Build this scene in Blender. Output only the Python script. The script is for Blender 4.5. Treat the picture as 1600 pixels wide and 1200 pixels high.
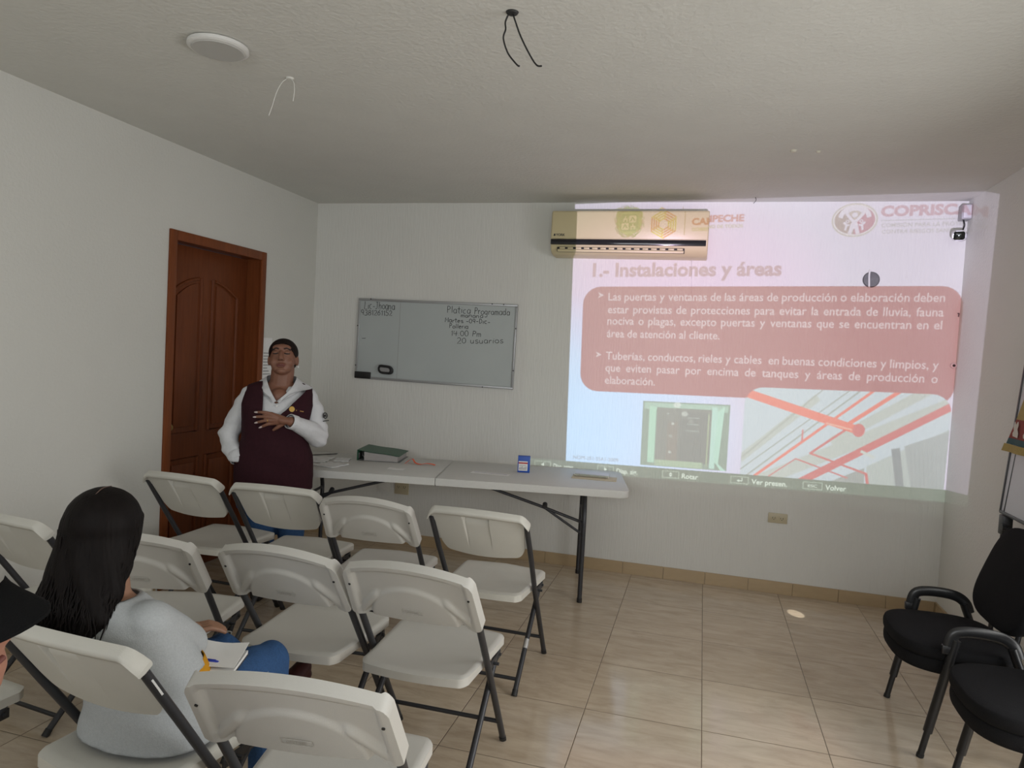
import bpy, bmesh, math, random
import numpy as np
from mathutils import Vector, Matrix, Euler
C = bpy.context
for o in list(bpy.data.objects): bpy.data.objects.remove(o)
sc = C.scene
PI = math.pi
R = math.radians

# ------------------------------------------------------------------ room numbers (metres)
XL, XR, YB, YF, HC = -3.10, 1.564, 5.118, -1.9, 2.684
CAM_H = 1.546

# ------------------------------------------------------------------ camera
cam_d = bpy.data.cameras.new('camera'); cam = bpy.data.objects.new('camera', cam_d)
sc.collection.objects.link(cam); sc.camera = cam
cam_d.sensor_fit = 'HORIZONTAL'; cam_d.sensor_width = 36.0; cam_d.lens = 36.0 * 1095.9 / 1600
yaw, pitch, roll = -0.26503, 0.04181, 0.05510
fwd = Vector((math.sin(yaw)*math.cos(pitch), math.cos(yaw)*math.cos(pitch), -math.sin(pitch)))
r0 = Vector((math.cos(yaw), -math.sin(yaw), 0)); u0 = r0.cross(fwd)
rt = r0*math.cos(roll) + u0*math.sin(roll); up = u0*math.cos(roll) - r0*math.sin(roll)
cam.matrix_world = Matrix(((rt.x, up.x, -fwd.x, 0), (rt.y, up.y, -fwd.y, 0), (rt.z, up.z, -fwd.z, CAM_H), (0, 0, 0, 1)))
cam_d.clip_start = 0.02

# ------------------------------------------------------------------ world, exposure
w = bpy.data.worlds.new('daylight'); sc.world = w; w.use_nodes = True
w.node_tree.nodes['Background'].inputs[0].default_value = (0.62, 0.72, 0.85, 1)
w.node_tree.nodes['Background'].inputs[1].default_value = 0.6; w.cycles.sampling_method = 'NONE'
sc.view_settings.view_transform = 'Standard'; sc.view_settings.look = 'None'
sc.view_settings.gamma = 1.0; sc.view_settings.use_curve_mapping = False
sc.view_settings.exposure = 0.12
try:
    sc.cycles.use_denoising = True; sc.cycles.denoiser = 'OPENIMAGEDENOISE'
    sc.cycles.use_adaptive_sampling = False; sc.cycles.max_bounces = 8; sc.cycles.diffuse_bounces = 5; sc.cycles.caustics_reflective = False; sc.cycles.caustics_refractive = False
except Exception: pass

# ------------------------------------------------------------------ daylight through the windows (right wall beside the camera, rear wall)
def area(name, loc, rot, sx, sy, energy, col):
    d = bpy.data.lights.new(name, 'AREA'); d.shape = 'RECTANGLE'; d.size = sx; d.size_y = sy
    d.energy = energy; d.color = col
    o = bpy.data.objects.new(name, d); o.location = loc; o.rotation_euler = rot; sc.collection.objects.link(o)
    return o
WIN_R = (1.1, 3.1, 0.12, 1.85)        # right wall: y0, y1, z0, z1
WIN_B = (-1.9, 1.3, 1.35, 2.5)         # rear wall: x0, x1, z0, z1
area('daylight_side', (XR+0.42, (WIN_R[0]+WIN_R[1])/2, (WIN_R[2]+WIN_R[3])/2+.15), (0, R(70), 0), WIN_R[3]-WIN_R[2], WIN_R[1]-WIN_R[0], 66, (1.0, 0.985, 0.95))
area('daylight_rear', ((WIN_B[0]+WIN_B[1])/2, YF-0.02, (WIN_B[2]+WIN_B[3])/2), (R(90), 0, 0), WIN_B[1]-WIN_B[0]-.06, WIN_B[3]-WIN_B[2]-.06, 52, (0.97, 0.99, 1.0))

# a narrow slip of sun through the side window, falling on the floor by the back wall
sd = bpy.data.lights.new('sun_sliver', 'SPOT'); sd.energy = 380; sd.spot_size = R(1.9); sd.spot_blend = .35; sd.shadow_soft_size = .004; sd.color = (1, .96, .88)
so = bpy.data.objects.new('sun_sliver', sd); so.location = (1.50, 2.60, 1.95); sc.collection.objects.link(so)
so.rotation_euler = (Vector((.665, 4.745, 0))-Vector(so.location)).to_track_quat('-Z', 'Y').to_euler()

# ------------------------------------------------------------------ helpers
def link(o):
    sc.collection.objects.link(o); return o
def setp(o, label=None, cat=None, group=None, kind=None):
    if label: o['label'] = label
    if cat: o['category'] = cat
    if group: o['group'] = group
    if kind: o['kind'] = kind
    return o
def thing(name, label, cat, loc=(0, 0, 0), rz=0.0, group=None):
    o = bpy.data.objects.new(name, None); o.empty_display_size = .1; link(o)
    o.location = loc; o.rotation_euler = (0, 0, rz)
    return setp(o, label, cat, group)
def finish(name, me, mat, parent=None, smooth=35):
    o = bpy.data.objects.new(name, me); link(o)
    if mat: me.materials.append(mat)
    if parent: o.parent = parent
    if smooth:
        for p in me.polygons: p.use_smooth = True
        me.set_sharp_from_angle(angle=R(smooth))
    return o
class MB:
    """collects shapes into one mesh"""
    def __init__(s): s.bm = bmesh.new()
    def add(s, verts, faces):
        vs = [s.bm.verts.new(v) for v in verts]
        for f in faces:
            try: s.bm.faces.new([vs[i] for i in f])
            except ValueError: pass
        return s
    def box(s, lo, hi, bev=0.0, seg=2, mat=None):
        b = bmesh.new(); bmesh.ops.create_cube(b, size=1)
        lo, hi = Vector(lo), Vector(hi); c = (lo+hi)/2; d = hi-lo
        for v in b.verts: v.co = Vector((c.x+v.co.x*d.x, c.y+v.co.y*d.y, c.z+v.co.z*d.z))
        if bev: bmesh.ops.bevel(b, geom=b.edges[:], offset=bev, segments=seg, affect='EDGES', profile=.5)
        return s.merge(b, mat)
    def merge(s, b, mat=None):
        if mat is not None: bmesh.ops.transform(b, matrix=mat, verts=b.verts[:])
        idx = {}
        for v in b.verts: idx[v] = s.bm.verts.new(v.co)
        for f in b.faces:
            try: s.bm.faces.new([idx[v] for v in f.verts])
            except ValueError: pass
        b.free(); return s
    def tube(s, pts, rad, n=10, cap=True, sx=1.0, closed=False):
        pts = [Vector(p) for p in pts]; m = len(pts)
        rads = rad if isinstance(rad, (list, tuple)) else [rad]*m
        rings = []; prev = None
        for i, p in enumerate(pts):
            if closed: t = pts[(i+1) % m]-pts[i-1]
            else: t = (pts[min(i+1, m-1)]-pts[max(i-1, 0)])
            t.normalize()
            if prev is None:
                a = Vector((0, 0, 1)) if abs(t.z) < .9 else Vector((1, 0, 0))
                n1 = t.cross(a).normalized()
            else:
                n1 = (prev - t*prev.dot(t)).normalized()
            prev = n1; n2 = t.cross(n1)
            rings.append([s.bm.verts.new(p + (n1*math.cos(2*PI*k/n)*sx + n2*math.sin(2*PI*k/n))*rads[i]) for k in range(n)])
        cnt = m if closed else m-1
        for i in range(cnt):
            a, b = rings[i], rings[(i+1) % m]
            for k in range(n): s.bm.faces.new((a[k], a[(k+1) % n], b[(k+1) % n], b[k]))
        if cap and not closed:
            s.bm.faces.new(rings[0][::-1]); s.bm.faces.new(rings[-1])
        return s
    def lathe(s, prof, n=24, mat=None):
        b = bmesh.new(); rings = []
        for r_, z in prof:
            rings.append([b.verts.new((r_*math.cos(2*PI*k/n), r_*math.sin(2*PI*k/n), z)) for k in range(n)])
        for i in range(len(rings)-1):
            for k in range(n): b.faces.new((rings[i][k], rings[i][(k+1) % n], rings[i+1][(k+1) % n], rings[i+1][k]))
        b.faces.new(rings[0][::-1]); b.faces.new(rings[-1])
        bmesh.ops.remove_doubles(b, verts=b.verts[:], dist=1e-6)
        return s.merge(b, mat)
    def prism(s, poly, z0, z1, bev=0.0, mat=None, seg=2):
        b = bmesh.new(); n = len(poly)
        lo = [b.verts.new((x, y, z0)) for x, y in poly]; hi = [b.verts.new((x, y, z1)) for x, y in poly]
        b.faces.new(lo[::-1]); b.faces.new(hi)
        for i in range(n): b.faces.new((lo[i], lo[(i+1) % n], hi[(i+1) % n], hi[i]))
        if bev:
            es = [e for e in b.edges if len({v.co.z for v in e.verts}) == 1]
            bmesh.ops.bevel(b, geom=es, offset=bev, segments=seg, affect='EDGES', profile=.5)
        bmesh.ops.recalc_face_normals(b, faces=b.faces[:])
        return s.merge(b, mat)
    def shell(s, top, bot):
        """closed slab between two equal grids of points (rows of columns)"""
        m, n = len(top), len(top[0])
        T = [[s.bm.verts.new(p) for p in r] for r in top]; B = [[s.bm.verts.new(p) for p in r] for r in bot]
        for i in range(m-1):
            for j in range(n-1):
                s.bm.faces.new((T[i][j], T[i][j+1], T[i+1][j+1], T[i+1][j]))
                s.bm.faces.new((B[i][j], B[i+1][j], B[i+1][j+1], B[i][j+1]))
        for j in range(n-1):
            s.bm.faces.new((T[0][j], B[0][j], B[0][j+1], T[0][j+1])); s.bm.faces.new((T[m-1][j], T[m-1][j+1], B[m-1][j+1], B[m-1][j]))
        for i in range(m-1):
            s.bm.faces.new((T[i][0], T[i+1][0], B[i+1][0], B[i][0])); s.bm.faces.new((T[i][n-1], B[i][n-1], B[i+1][n-1], T[i+1][n-1]))
        return s
    def build(s, name, mat, parent=None, smooth=35, recalc=True):
        if recalc: bmesh.ops.recalc_face_normals(s.bm, faces=s.bm.faces[:])
        me = bpy.data.meshes.new(name); s.bm.to_mesh(me); s.bm.free()
        return finish(name, me, mat, parent, smooth)
def rrect(x0, y0, x1, y1, r, n=6):
    out = []
    for cx, cy, a in ((x1-r, y1-r, 0), (x0+r, y1-r, 90), (x0+r, y0+r, 180), (x1-r, y0+r, 270)):
        for k in range(n+1):
            t = R(a+90*k/n); out.append((cx+r*math.cos(t), cy+r*math.sin(t)))
    return out
def smooth_path(pts, k=6):
    pts = [Vector(p) for p in pts]; out = []
    for i in range(len(pts)-1):
        p0, p1, p2, p3 = pts[max(i-1, 0)], pts[i], pts[i+1], pts[min(i+2, len(pts)-1)]
        for j in range(k):
            t = j/k
            out.append(.5*((2*p1)+(p2-p0)*t+(2*p0-5*p1+4*p2-p3)*t*t+(3*p1-p0-3*p2+p3)*t**3))
    out.append(pts[-1]); return out
def sstep(a, b, x):
    t = min(max((x-a)/(b-a), 0), 1); return t*t*(3-2*t)
def copy_tree(o, parent=None):
    c = o.copy(); link(c)
    if parent: c.parent = parent
    for ch in list(o.children): copy_tree(ch, c)
    return c
def Mx(loc, rot=(0, 0, 0), s=(1, 1, 1)):
    return Matrix.Translation(loc) @ Euler(rot).to_matrix().to_4x4() @ Matrix.Diagonal((*s, 1))

# ------------------------------------------------------------------ materials
def mat(name, col, rough=.5, metal=0.0, spec=.5, noise=None, bump=None, coat=0.0):
    """noise=(scale, amount, detail[, stretch xyz]); bump=(scale, distance[, stretch xyz])"""
    m = bpy.data.materials.new(name); m.use_nodes = True; nt = m.node_tree; N = nt.nodes; L = nt.links
    b = N['Principled BSDF']
    b.inputs['Base Color'].default_value = (*col, 1); b.inputs['Roughness'].default_value = rough
    b.inputs['Metallic'].default_value = metal; b.inputs['Specular IOR Level'].default_value = spec
    if coat: b.inputs['Coat Weight'].default_value = coat; b.inputs['Coat Roughness'].default_value = .08
    tc = N.new('ShaderNodeTexCoord')
    def coords(stretch):
        mp = N.new('ShaderNodeMapping'); L.new(tc.outputs['Object'], mp.inputs[0])
        if stretch: mp.inputs['Scale'].default_value = stretch
        return mp.outputs[0]
    if noise:
        tx = N.new('ShaderNodeTexNoise'); tx.inputs['Scale'].default_value = noise[0]; tx.inputs['Detail'].default_value = noise[2] if len(noise) > 2 else 4
        L.new(coords(noise[3] if len(noise) > 3 else None), tx.inputs['Vector'])
        mx = N.new('ShaderNodeMix'); mx.data_type = 'RGBA'
        a = noise[1]
        mx.inputs[6].default_value = (*[max(c*(1-a), 0) for c in col], 1); mx.inputs[7].default_value = (*[min(c*(1+a), 1) for c in col], 1)
        L.new(tx.outputs['Fac'], mx.inputs[0]); L.new(mx.outputs[2], b.inputs['Base Color'])
    if bump:
        tx = N.new('ShaderNodeTexNoise'); tx.inputs['Scale'].default_value = bump[0]; tx.inputs['Detail'].default_value = 5
        L.new(coords(bump[2] if len(bump) > 2 else None), tx.inputs['Vector'])
        bp = N.new('ShaderNodeBump'); bp.inputs['Distance'].default_value = bump[1]; bp.inputs['Strength'].default_value = 1
        L.new(tx.outputs['Fac'], bp.inputs['Height']); L.new(bp.outputs[0], b.inputs['Normal'])
    return m
WALLC = (.70, .70, .67)
M_wall_back = mat('combed_plaster', WALLC, .85, spec=.2, noise=(3.0, .03, 3), bump=(30, .0028, (3.2, 3.2, .3)))
M_wall = mat('painted_plaster', (.70, .70, .665), .85, spec=.2, noise=(2.2, .03, 3), bump=(60, .0022))
M_ceil = mat('stucco_ceiling', (.66, .66, .625), .9, spec=.1, noise=(4.5, .05, 6), bump=(48, .0035))
M_base = mat('baseboard_tile', (.44, .33, .20), .3, spec=.5, noise=(9, .10, 5, (1, 1, 4)))
M_grout = mat('grout', (.25, .2, .15), .8)
def wood(name, col, vert=True):
    m = mat(name, col, .42, spec=.22, noise=(9, .35, 8, (6, 6, .5) if vert else (6, .5, 6)), bump=(40, .0006, (4, 4, .3)))
    return m
M_wood = wood('varnished_mahogany', (.150, .042, .014))
M_wood2 = wood('varnished_mahogany_frame', (.175, .050, .016))
M_plastic = mat('white_blow_moulded_plastic', (.52, .51, .475), .45, spec=.4, noise=(14, .03, 4), bump=(420, .0004))
M_plastic2 = mat('white_blow_moulded_plastic_aged', (.56, .55, .50), .5, spec=.35, noise=(11, .045, 5), bump=(420, .0004))
M_tube = mat('charcoal_hammered_steel', (.040, .041, .046), .42, metal=.35, bump=(300, .0003))
M_foot = mat('black_rubber_cap', (.012, .012, .012), .6)
M_dark = mat('black_plastic', (.012, .012, .013), .4)
M_screw = mat('dark_screw', (.03, .03, .03), .4, metal=.6)
M_sticker = mat('white_sticker', (.72, .72, .70), .5)
M_ink = mat('black_print', (.02, .02, .02), .6)
M_grey = mat('grey_print', (.35, .35, .35), .6)
M_white = mat('white_paper', (.78, .78, .77), .7)
M_fabric = mat('black_upholstery', (.009, .009, .010), .95, spec=.15, noise=(260, .5, 2), bump=(380, .0012))
M_blackmetal = mat('black_enamelled_steel', (.010, .010, .011), .35, spec=.5)
M_armpad = mat('black_moulded_armrest', (.014, .014, .015), .32, spec=.5)

def floor_mat():
    m = bpy.data.materials.new('polished_beige_tile'); m.use_nodes = True; nt = m.node_tree; N = nt.nodes; L = nt.links
    b = N['Principled BSDF']; tc = N.new('ShaderNodeTexCoord')
    sp = N.new('ShaderNodeSeparateXYZ'); L.new(tc.outputs['Object'], sp.inputs[0])
    def mth(op, a, v=None, w_=None):
        n = N.new('ShaderNodeMath'); n.operation = op
        for i, q in enumerate((a, v, w_)):
            if q is None: continue
            if isinstance(q, (int, float)): n.inputs[i].default_value = q
            else: L.new(q, n.inputs[i])
        return n.outputs[0]
    T = .5; masks = []; cells = []
    for ax, off in ((0, -.410), (1, 4.042)):
        q = mth('DIVIDE', mth('SUBTRACT', sp.outputs[ax], off), T)
        cells.append(mth('FLOOR', q)); fr = mth('FRACT', q)
        d = mth('MULTIPLY', mth('MINIMUM', fr, mth('SUBTRACT', 1.0, fr)), T)
        masks.append(d)
    dist = mth('MINIMUM', masks[0], masks[1])
    grout = mth('LESS_THAN', dist, .0016)
    cb = N.new('ShaderNodeCombineXYZ'); L.new(cells[0], cb.inputs[0]); L.new(cells[1], cb.inputs[1])
    wn = N.new('ShaderNodeTexWhiteNoise'); wn.noise_dimensions = '3D'; L.new(cb.outputs[0], wn.inputs['Vector'])
    # streaky veining, offset per tile
    va = N.new('ShaderNodeVectorMath'); va.operation = 'MULTIPLY_ADD'; L.new(wn.outputs['Color'], va.inputs[0]); va.inputs[1].default_value = (7, 7, 7)
    L.new(tc.outputs['Object'], va.inputs[2])
    mp = N.new('ShaderNodeMapping'); mp.inputs['Scale'].default_value = (3.0, 11.0, 1); L.new(va.outputs[0], mp.inputs[0])
    n1 = N.new('ShaderNodeTexNoise'); n1.inputs['Scale'].default_value = 1.6; n1.inputs['Detail'].default_value = 9; n1.inputs['Roughness'].default_value = .66; n1.inputs['Distortion'].default_value = .6
    L.new(mp.outputs[0], n1.inputs['Vector'])
    cr = N.new('ShaderNodeValToRGB'); L.new(n1.outputs['Fac'], cr.inputs[0])
    e = cr.color_ramp.elements; e[0].position = .30; e[0].color = (.425, .340, .245, 1); e[1].position = .74; e[1].color = (.610, .515, .395, 1)
    k = e.new(.52); k.color = (.525, .432, .322, 1)
    hv = N.new('ShaderNodeHueSaturation'); L.new(cr.outputs[0], hv.inputs['Color'])
    L.new(mth('MULTIPLY_ADD', wn.outputs['Value'], .10, .95), hv.inputs['Value'])
    mx = N.new('ShaderNodeMix'); mx.data_type = 'RGBA'; L.new(grout, mx.inputs[0]); L.new(hv.outputs[0], mx.inputs[6]); mx.inputs[7].default_value = (.16, .12, .085, 1)
    L.new(mx.outputs[2], b.inputs['Base Color'])
    n2 = N.new('ShaderNodeTexNoise'); n2.inputs['Scale'].default_value = 5; n2.inputs['Detail'].default_value = 6; L.new(tc.outputs['Object'], n2.inputs['Vector'])
    L.new(mth('ADD', mth('MULTIPLY_ADD', n2.outputs['Fac'], .10, .08), mth('MULTIPLY', grout, .4)), b.inputs['Roughness'])
    b.inputs['Specular IOR Level'].default_value = .5
    bp = N.new('ShaderNodeBump'); bp.inputs['Distance'].default_value = .0012; L.new(mth('MINIMUM', mth('DIVIDE', dist, .003), 1.0), bp.inputs['Height']); L.new(bp.outputs[0], b.inputs['Normal'])
    return m
M_floor = floor_mat()

# ------------------------------------------------------------------ the room
def struct(name, mb, m, parent=None, smooth=None):
    o = mb.build(name, m, parent, smooth=smooth)
    if parent is None: o['kind'] = 'structure'
    return o
T = .16
struct('floor', MB().box((XL-T, YF-T, -.1), (XR+T, YB+T, 0)), M_floor)
struct('ceiling', MB().box((XL-T, YF-T, HC), (XR+T, YB+T, HC+.12)), M_ceil)
struct('wall_back', MB().box((XL-T, YB, 0), (XR+T, YB+T, HC)), M_wall_back)
DY0, DY1, DZ = 3.545, 4.385, 2.125      # clear opening of the wooden door in the left wall
wl = MB()
wl.box((XL-T, YF-T, 0), (XL, DY0-.02, HC)).box((XL-T, DY1+.02, 0), (XL, YB, HC)).box((XL-T, DY0-.02, DZ+.02), (XL, DY1+.02, HC))
struct('wall_left', wl, mat('painted_plaster_dimmed', (.62, .62, .585), .85, spec=.2, noise=(2.2, .03, 3), bump=(60, .0022)))  # same paint as the other walls, darkened in colour to dim this lit side
a, b_, c, d = WIN_R
wr = MB()
wr.box((XR, YF-T, 0), (XR+T, a, HC)).box((XR, b_, 0), (XR+T, YB, HC)).box((XR, a, 0), (XR+T, b_, c)).box((XR, a, d), (XR+T, b_, HC))
struct('wall_right', wr, M_wall)
a, b_, c, d = WIN_B
wb = MB()
wb.box((XL, YF-T, 0), (a, YF, HC)).box((b_, YF-T, 0), (XR, YF, HC)).box((a, YF-T, 0), (b_, YF, c)).box((a, YF-T, d), (b_, YF, HC))
struct('wall_rear', wb, M_wall)
M_alu = mat('aluminium_window_frame', (.55, .55, .55), .4, metal=.7)
def glass_mat():
    m = bpy.data.materials.new('window_glass'); m.use_nodes = True; N = m.node_tree.nodes; L = m.node_tree.links
    N.remove(N['Principled BSDF']); t = N.new('ShaderNodeBsdfTransparent'); g = N.new('ShaderNodeBsdfGlossy'); g.inputs['Roughness'].default_value = .02
    x = N.new('ShaderNodeMixShader'); x.inputs[0].default_value = .06
    L.new(t.outputs[0], x.inputs[1]); L.new(g.outputs[0], x.inputs[2]); L.new(x.outputs[0], N['Material Output'].inputs[0]); return m
M_glass = glass_mat()
def window(n, axis, p, lo0, lo1, z0, z1):
    r = bpy.data.objects.new('window_%d' % n, None); link(r); r['kind'] = 'structure'
    fr = MB(); gl = MB(); th = .03
    def bx(mb, a0, a1, c0, c1, q0, q1):
        if axis == 'x': mb.box((q0, a0, c0), (q1, a1, c1))
        else: mb.box((a0, q0, c0), (a1, q1, c1))
    q0, q1 = p
    bx(fr, lo0, lo0+th, z0, z1, q0, q1); bx(fr, lo1-th, lo1, z0, z1, q0, q1); bx(fr, lo0, lo1, z0, z0+th, q0, q1); bx(fr, lo0, lo1, z1-th, z1, q0, q1)
    m_ = (lo0+lo1)/2; bx(fr, m_-.02, m_+.02, z0, z1, q0, q1)
    bx(gl, lo0+th, lo1-th, z0+th, z1-th, (q0+q1)/2-.002, (q0+q1)/2+.002)
    fr.build('window_frame', M_alu, r, smooth=None); gl.build('window_pane', M_glass, r, smooth=None)
window(1, 'x', (XR+.08, XR+.12), *WIN_R)
window(2, 'y', (YF-.12, YF-.08), *WIN_B)

def baseboard(name, axis, fixed, inward, a0, a1, step=.29, h=.085, t=.012):
    mb = MB(); x = a0
    while x < a1-.01:
        x2 = min(x+step, a1)
        if axis == 'x': mb.box((x+.0008, min(fixed, fixed+inward*t), 0), (x2-.0008, max(fixed, fixed+inward*t), h), .0012, 1)
        else: mb.box((min(fixed, fixed+inward*t), x+.0008, 0), (max(fixed, fixed+inward*t), x2-.0008, h), .0012, 1)
        x = x2
    o = mb.build(name, M_base, smooth=None); o['kind'] = 'structure'
    return o
baseboard('baseboard_back', 'x', YB, -1, XL+.013, XR-.013)
baseboard('baseboard_right', 'y', XR, -1, YF+.013, YB)
baseboard('baseboard_left', 'y', XL, 1, YF+.013, DY0-.075)
baseboard('baseboard_left_corner', 'y', XL, 1, DY1+.075, YB)

# door: recessed panelled leaf, jamb and casing
door = bpy.data.objects.new('door_1', None); link(door); door['kind'] = 'structure'
cs = MB()
for y0, y1, z0, z1 in ((DY0-.052, DY0+.004, 0, DZ+.056), (DY1-.004, DY1+.052, 0, DZ+.056), (DY0+.004, DY1-.004, DZ-.004, DZ+.056)):
    cs.box((XL-.002, y0, z0), (XL+.016, y1, z1), .004)
cs.build('door_casing', M_wood2, door)
jb = MB()
jb.box((XL-T, DY0-.018, 0), (XL, DY0, DZ+.018)); jb.box((XL-T, DY1, 0), (XL, DY1+.018, DZ+.018)); jb.box((XL-T, DY0, DZ), (XL, DY1, DZ+.018))
jb.build('door_jamb', M_wood2, door, smooth=None)
XD = XL-.105                                             # front face of the leaf
lf = MB().box((XD-.04, DY0+.004, .006), (XD, DY1-.004, DZ-.004), .003)
leaf = lf.build('door_leaf', M_wood, door)
def arch_panel(y0, y1, z0, z1l, z1r, peak):
    """outline on the leaf: straight sides, top rising in a curve from one side to the other"""
    top = []
    for k in range(11):
        t = k/10; top.append((y1+(y0-y1)*t, z1r+(z1l-z1r)*t + peak*math.sin(PI*t)))
    return [(y0, z0), (y1, z0)] + top
mid = (DY0+DY1)/2
panels = [arch_panel(DY0+.11, mid-.055, .93, 1.83, 1.93, .018), arch_panel(mid+.055, DY1-.11, .93, 1.93, 1.83, .018),
          [(DY0+.11, .16), (mid-.04, .16), (mid-.04, .76), (DY0+.11, .76)], [(mid+.04, .16), (DY1-.11, .16), (DY1-.11, .76), (mid+.04, .76)]]
toX = Matrix(((0, 0, 1, 0), (1, 0, 0, 0), (0, 1, 0, 0), (0, 0, 0, 1)))
for pl in panels:
    mb = MB()
    mb.tube([(XD+.002, y, z) for y, z in pl], .011, 8, closed=True)
    cy = sum(p[0] for p in pl)/len(pl); cz = (min(p[1] for p in pl)+max(p[1] for p in pl))/2
    w_ = (max(p[0] for p in pl)-min(p[0] for p in pl))/2; h_ = (max(p[1] for p in pl)-min(p[1] for p in pl))/2
    inn = [(cy+(y-cy)*(1-.034/w_), cz+(z-cz)*(1-.034/h_)) for y, z in pl]
    mb.prism(inn, XD-.004, XD+.010, .007, toX)
    mb.build('raised_panel', M_wood, leaf)
knob = MB().lathe([(.0, 0), (.026, 0), (.026, .006), (.010, .010), (.010, .030), (.024, .040), (.026, .052), (.018, .064), (.0, .066)], 20, Mx((XD, DY0+.065, .98), (0, R(90), 0)))
knob.build('door_knob', mat('aged_brass', (.35, .24, .10), .3, metal=1), door)

# ------------------------------------------------------------------ lettering helpers
def text_tris(txt, bold=0.0, spacing=1.0):
    """triangles of a line of type, as an (n,3,2) array with cap height 1 and the pen at x=0"""
    cu = bpy.data.curves.new('t', 'FONT'); cu.body = txt; cu.size = 1; cu.resolution_u = 3; cu.offset = bold; cu.space_character = spacing
    o = bpy.data.objects.new('t', cu); link(o)
    dg = C.evaluated_depsgraph_get(); me = o.evaluated_get(dg).to_mesh()
    me.calc_loop_triangles()
    v = np.array([(p.co.x, p.co.y) for p in me.vertices]).reshape(-1, 2)
    t = np.array([tuple(q.vertices) for q in me.loop_triangles], dtype=int).reshape(-1, 3)
    out = v[t] if len(t) else np.zeros((0, 3, 2))
    o.to_mesh_clear(); bpy.data.objects.remove(o); bpy.data.curves.remove(cu)
    return out
CAP = None
def type_line(txt, x0, x1, base, cap, bold=0.0, spacing=1.0):
    """fit a line of type between x0 and x1 on a baseline (y down); x1 None keeps the natural width"""
    global CAP
    if CAP is None:
        h = text_tris('H'); CAP = h[..., 1].max()
    t = text_tris(txt, bold, spacing); s = cap/CAP
    lo, hi = t[..., 0].min(), t[..., 0].max()
    sx = s if x1 is None else (x1-x0)/(hi-lo)
    out = t.copy(); out[..., 0] = x0+(t[..., 0]-lo)*sx; out[..., 1] = base - t[..., 1]*s
    return out
def fan(poly):
    from mathutils.geometry import tessellate_polygon
    tr = tessellate_polygon([[Vector((x, y, 0)) for x, y in poly]])
    p = np.array(poly, float); return p[np.array(tr, dtype=int).reshape(-1, 3)]
def stroke(pts, w_, closed=False):
    out = []
    pts = list(pts)+([pts[0]] if closed else [])
    for (x0, y0), (x1, y1) in zip(pts[:-1], pts[1:]):
        d_ = math.hypot(x1-x0, y1-y0) or 1e-9; nx, ny = -(y1-y0)/d_*w_/2, (x1-x0)/d_*w_/2; ex, ey = (x1-x0)/d_*w_*.3, (y1-y0)/d_*w_*.3
        q = [(x0-ex+nx, y0-ey+ny), (x1+ex+nx, y1+ey+ny), (x1+ex-nx, y1+ey-ny), (x0-ex-nx, y0-ey-ny)]
        out += [[q[0], q[1], q[2]], [q[0], q[2], q[3]]]
    return np.array(out)
def ell(cx, cy, rx, ry, n=40, a0=0, a1=360):
    return [(cx+rx*math.cos(R(a0+(a1-a0)*k/n)), cy+ry*math.sin(R(a0+(a1-a0)*k/n))) for k in range(n+(0 if a1-a0 == 360 else 1))]

# ------------------------------------------------------------------ the projector: a lamp that throws the slide (slide units 1024 x 742, y down)
PJ = (.35, .2, 1.25)                                  # where the projector stands, behind the frame
SLQ = [(-.985, 2.673), (1.70, 2.767), (-.943, .776), (1.668, .821)]   # keystone of the slide on the plane of the back wall: TL TR BL BR
TX0, TX1, TZ0, TZ1 = -1.30, 1.85, .62, 2.86           # the lit field on that plane
TW = 1700; TH = int(TW*(TZ1-TZ0)/(TX1-TX0)); SS = 2
buf = np.zeros((TH*SS, TW*SS, 3), np.float32)
def to_px(t):
    s = t[..., 0]/1024; v = t[..., 1]/742
    X = (SLQ[0][0]*(1-s)+SLQ[1][0]*s)*(1-v)+(SLQ[2][0]*(1-s)+SLQ[3][0]*s)*v
    Z = (SLQ[0][1]*(1-s)+SLQ[1][1]*s)*(1-v)+(SLQ[2][1]*(1-s)+SLQ[3][1]*s)*v
    return np.stack([(X-TX0)/(TX1-TX0)*TW*SS, (Z-TZ0)/(TZ1-TZ0)*TH*SS], -1)
def paint(tris, col, a=1.0, clip=None):
    """col: (r,g,b) light, or a function of slide x,y arrays"""
    P = to_px(np.asarray(tris, float))
    for t in P:
        x0, y0 = np.floor(t.min(0)).astype(int); x1, y1 = np.ceil(t.max(0)).astype(int)
        x0, y0 = max(x0, 0), max(y0, 0); x1, y1 = min(x1, TW*SS-1), min(y1, TH*SS-1)
        if x1 < x0 or y1 < y0: continue
        e1, e2 = t[1]-t[0], t[2]-t[0]; den = e1[0]*e2[1]-e1[1]*e2[0]
        if abs(den) < 1e-9: continue
        xs = np.arange(x0, x1+1)+.5-t[0][0]; ys = np.arange(y0, y1+1)+.5-t[0][1]
        u = (xs[None, :]*e2[1]-ys[:, None]*e2[0])/den; v = (ys[:, None]*e1[0]-xs[None, :]*e1[1])/den
        m = (u >= -1e-6) & (v >= -1e-6) & (u+v <= 1+1e-6)
        blk = buf[y0:y1+1, x0:x1+1]
        if a >= 1: blk[m] = col
        else: blk[m] = blk[m]*(1-a)+np.array(col, np.float32)*a
def quad(x0, y0, x1, y1): return fan([(x0, y0), (x1, y0), (x1, y1), (x0, y1)])
G = 1.0
WHITE = np.array((.345, .315, .42)); PANEL = np.array((.19, .045, .06)); BLACK = np.array((.016, .020, .016))
BAR = np.array((.045, .072, .055)); TXT = np.array((.33, .24, .27)); LAV = np.array((.25, .145, .185))
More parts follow.
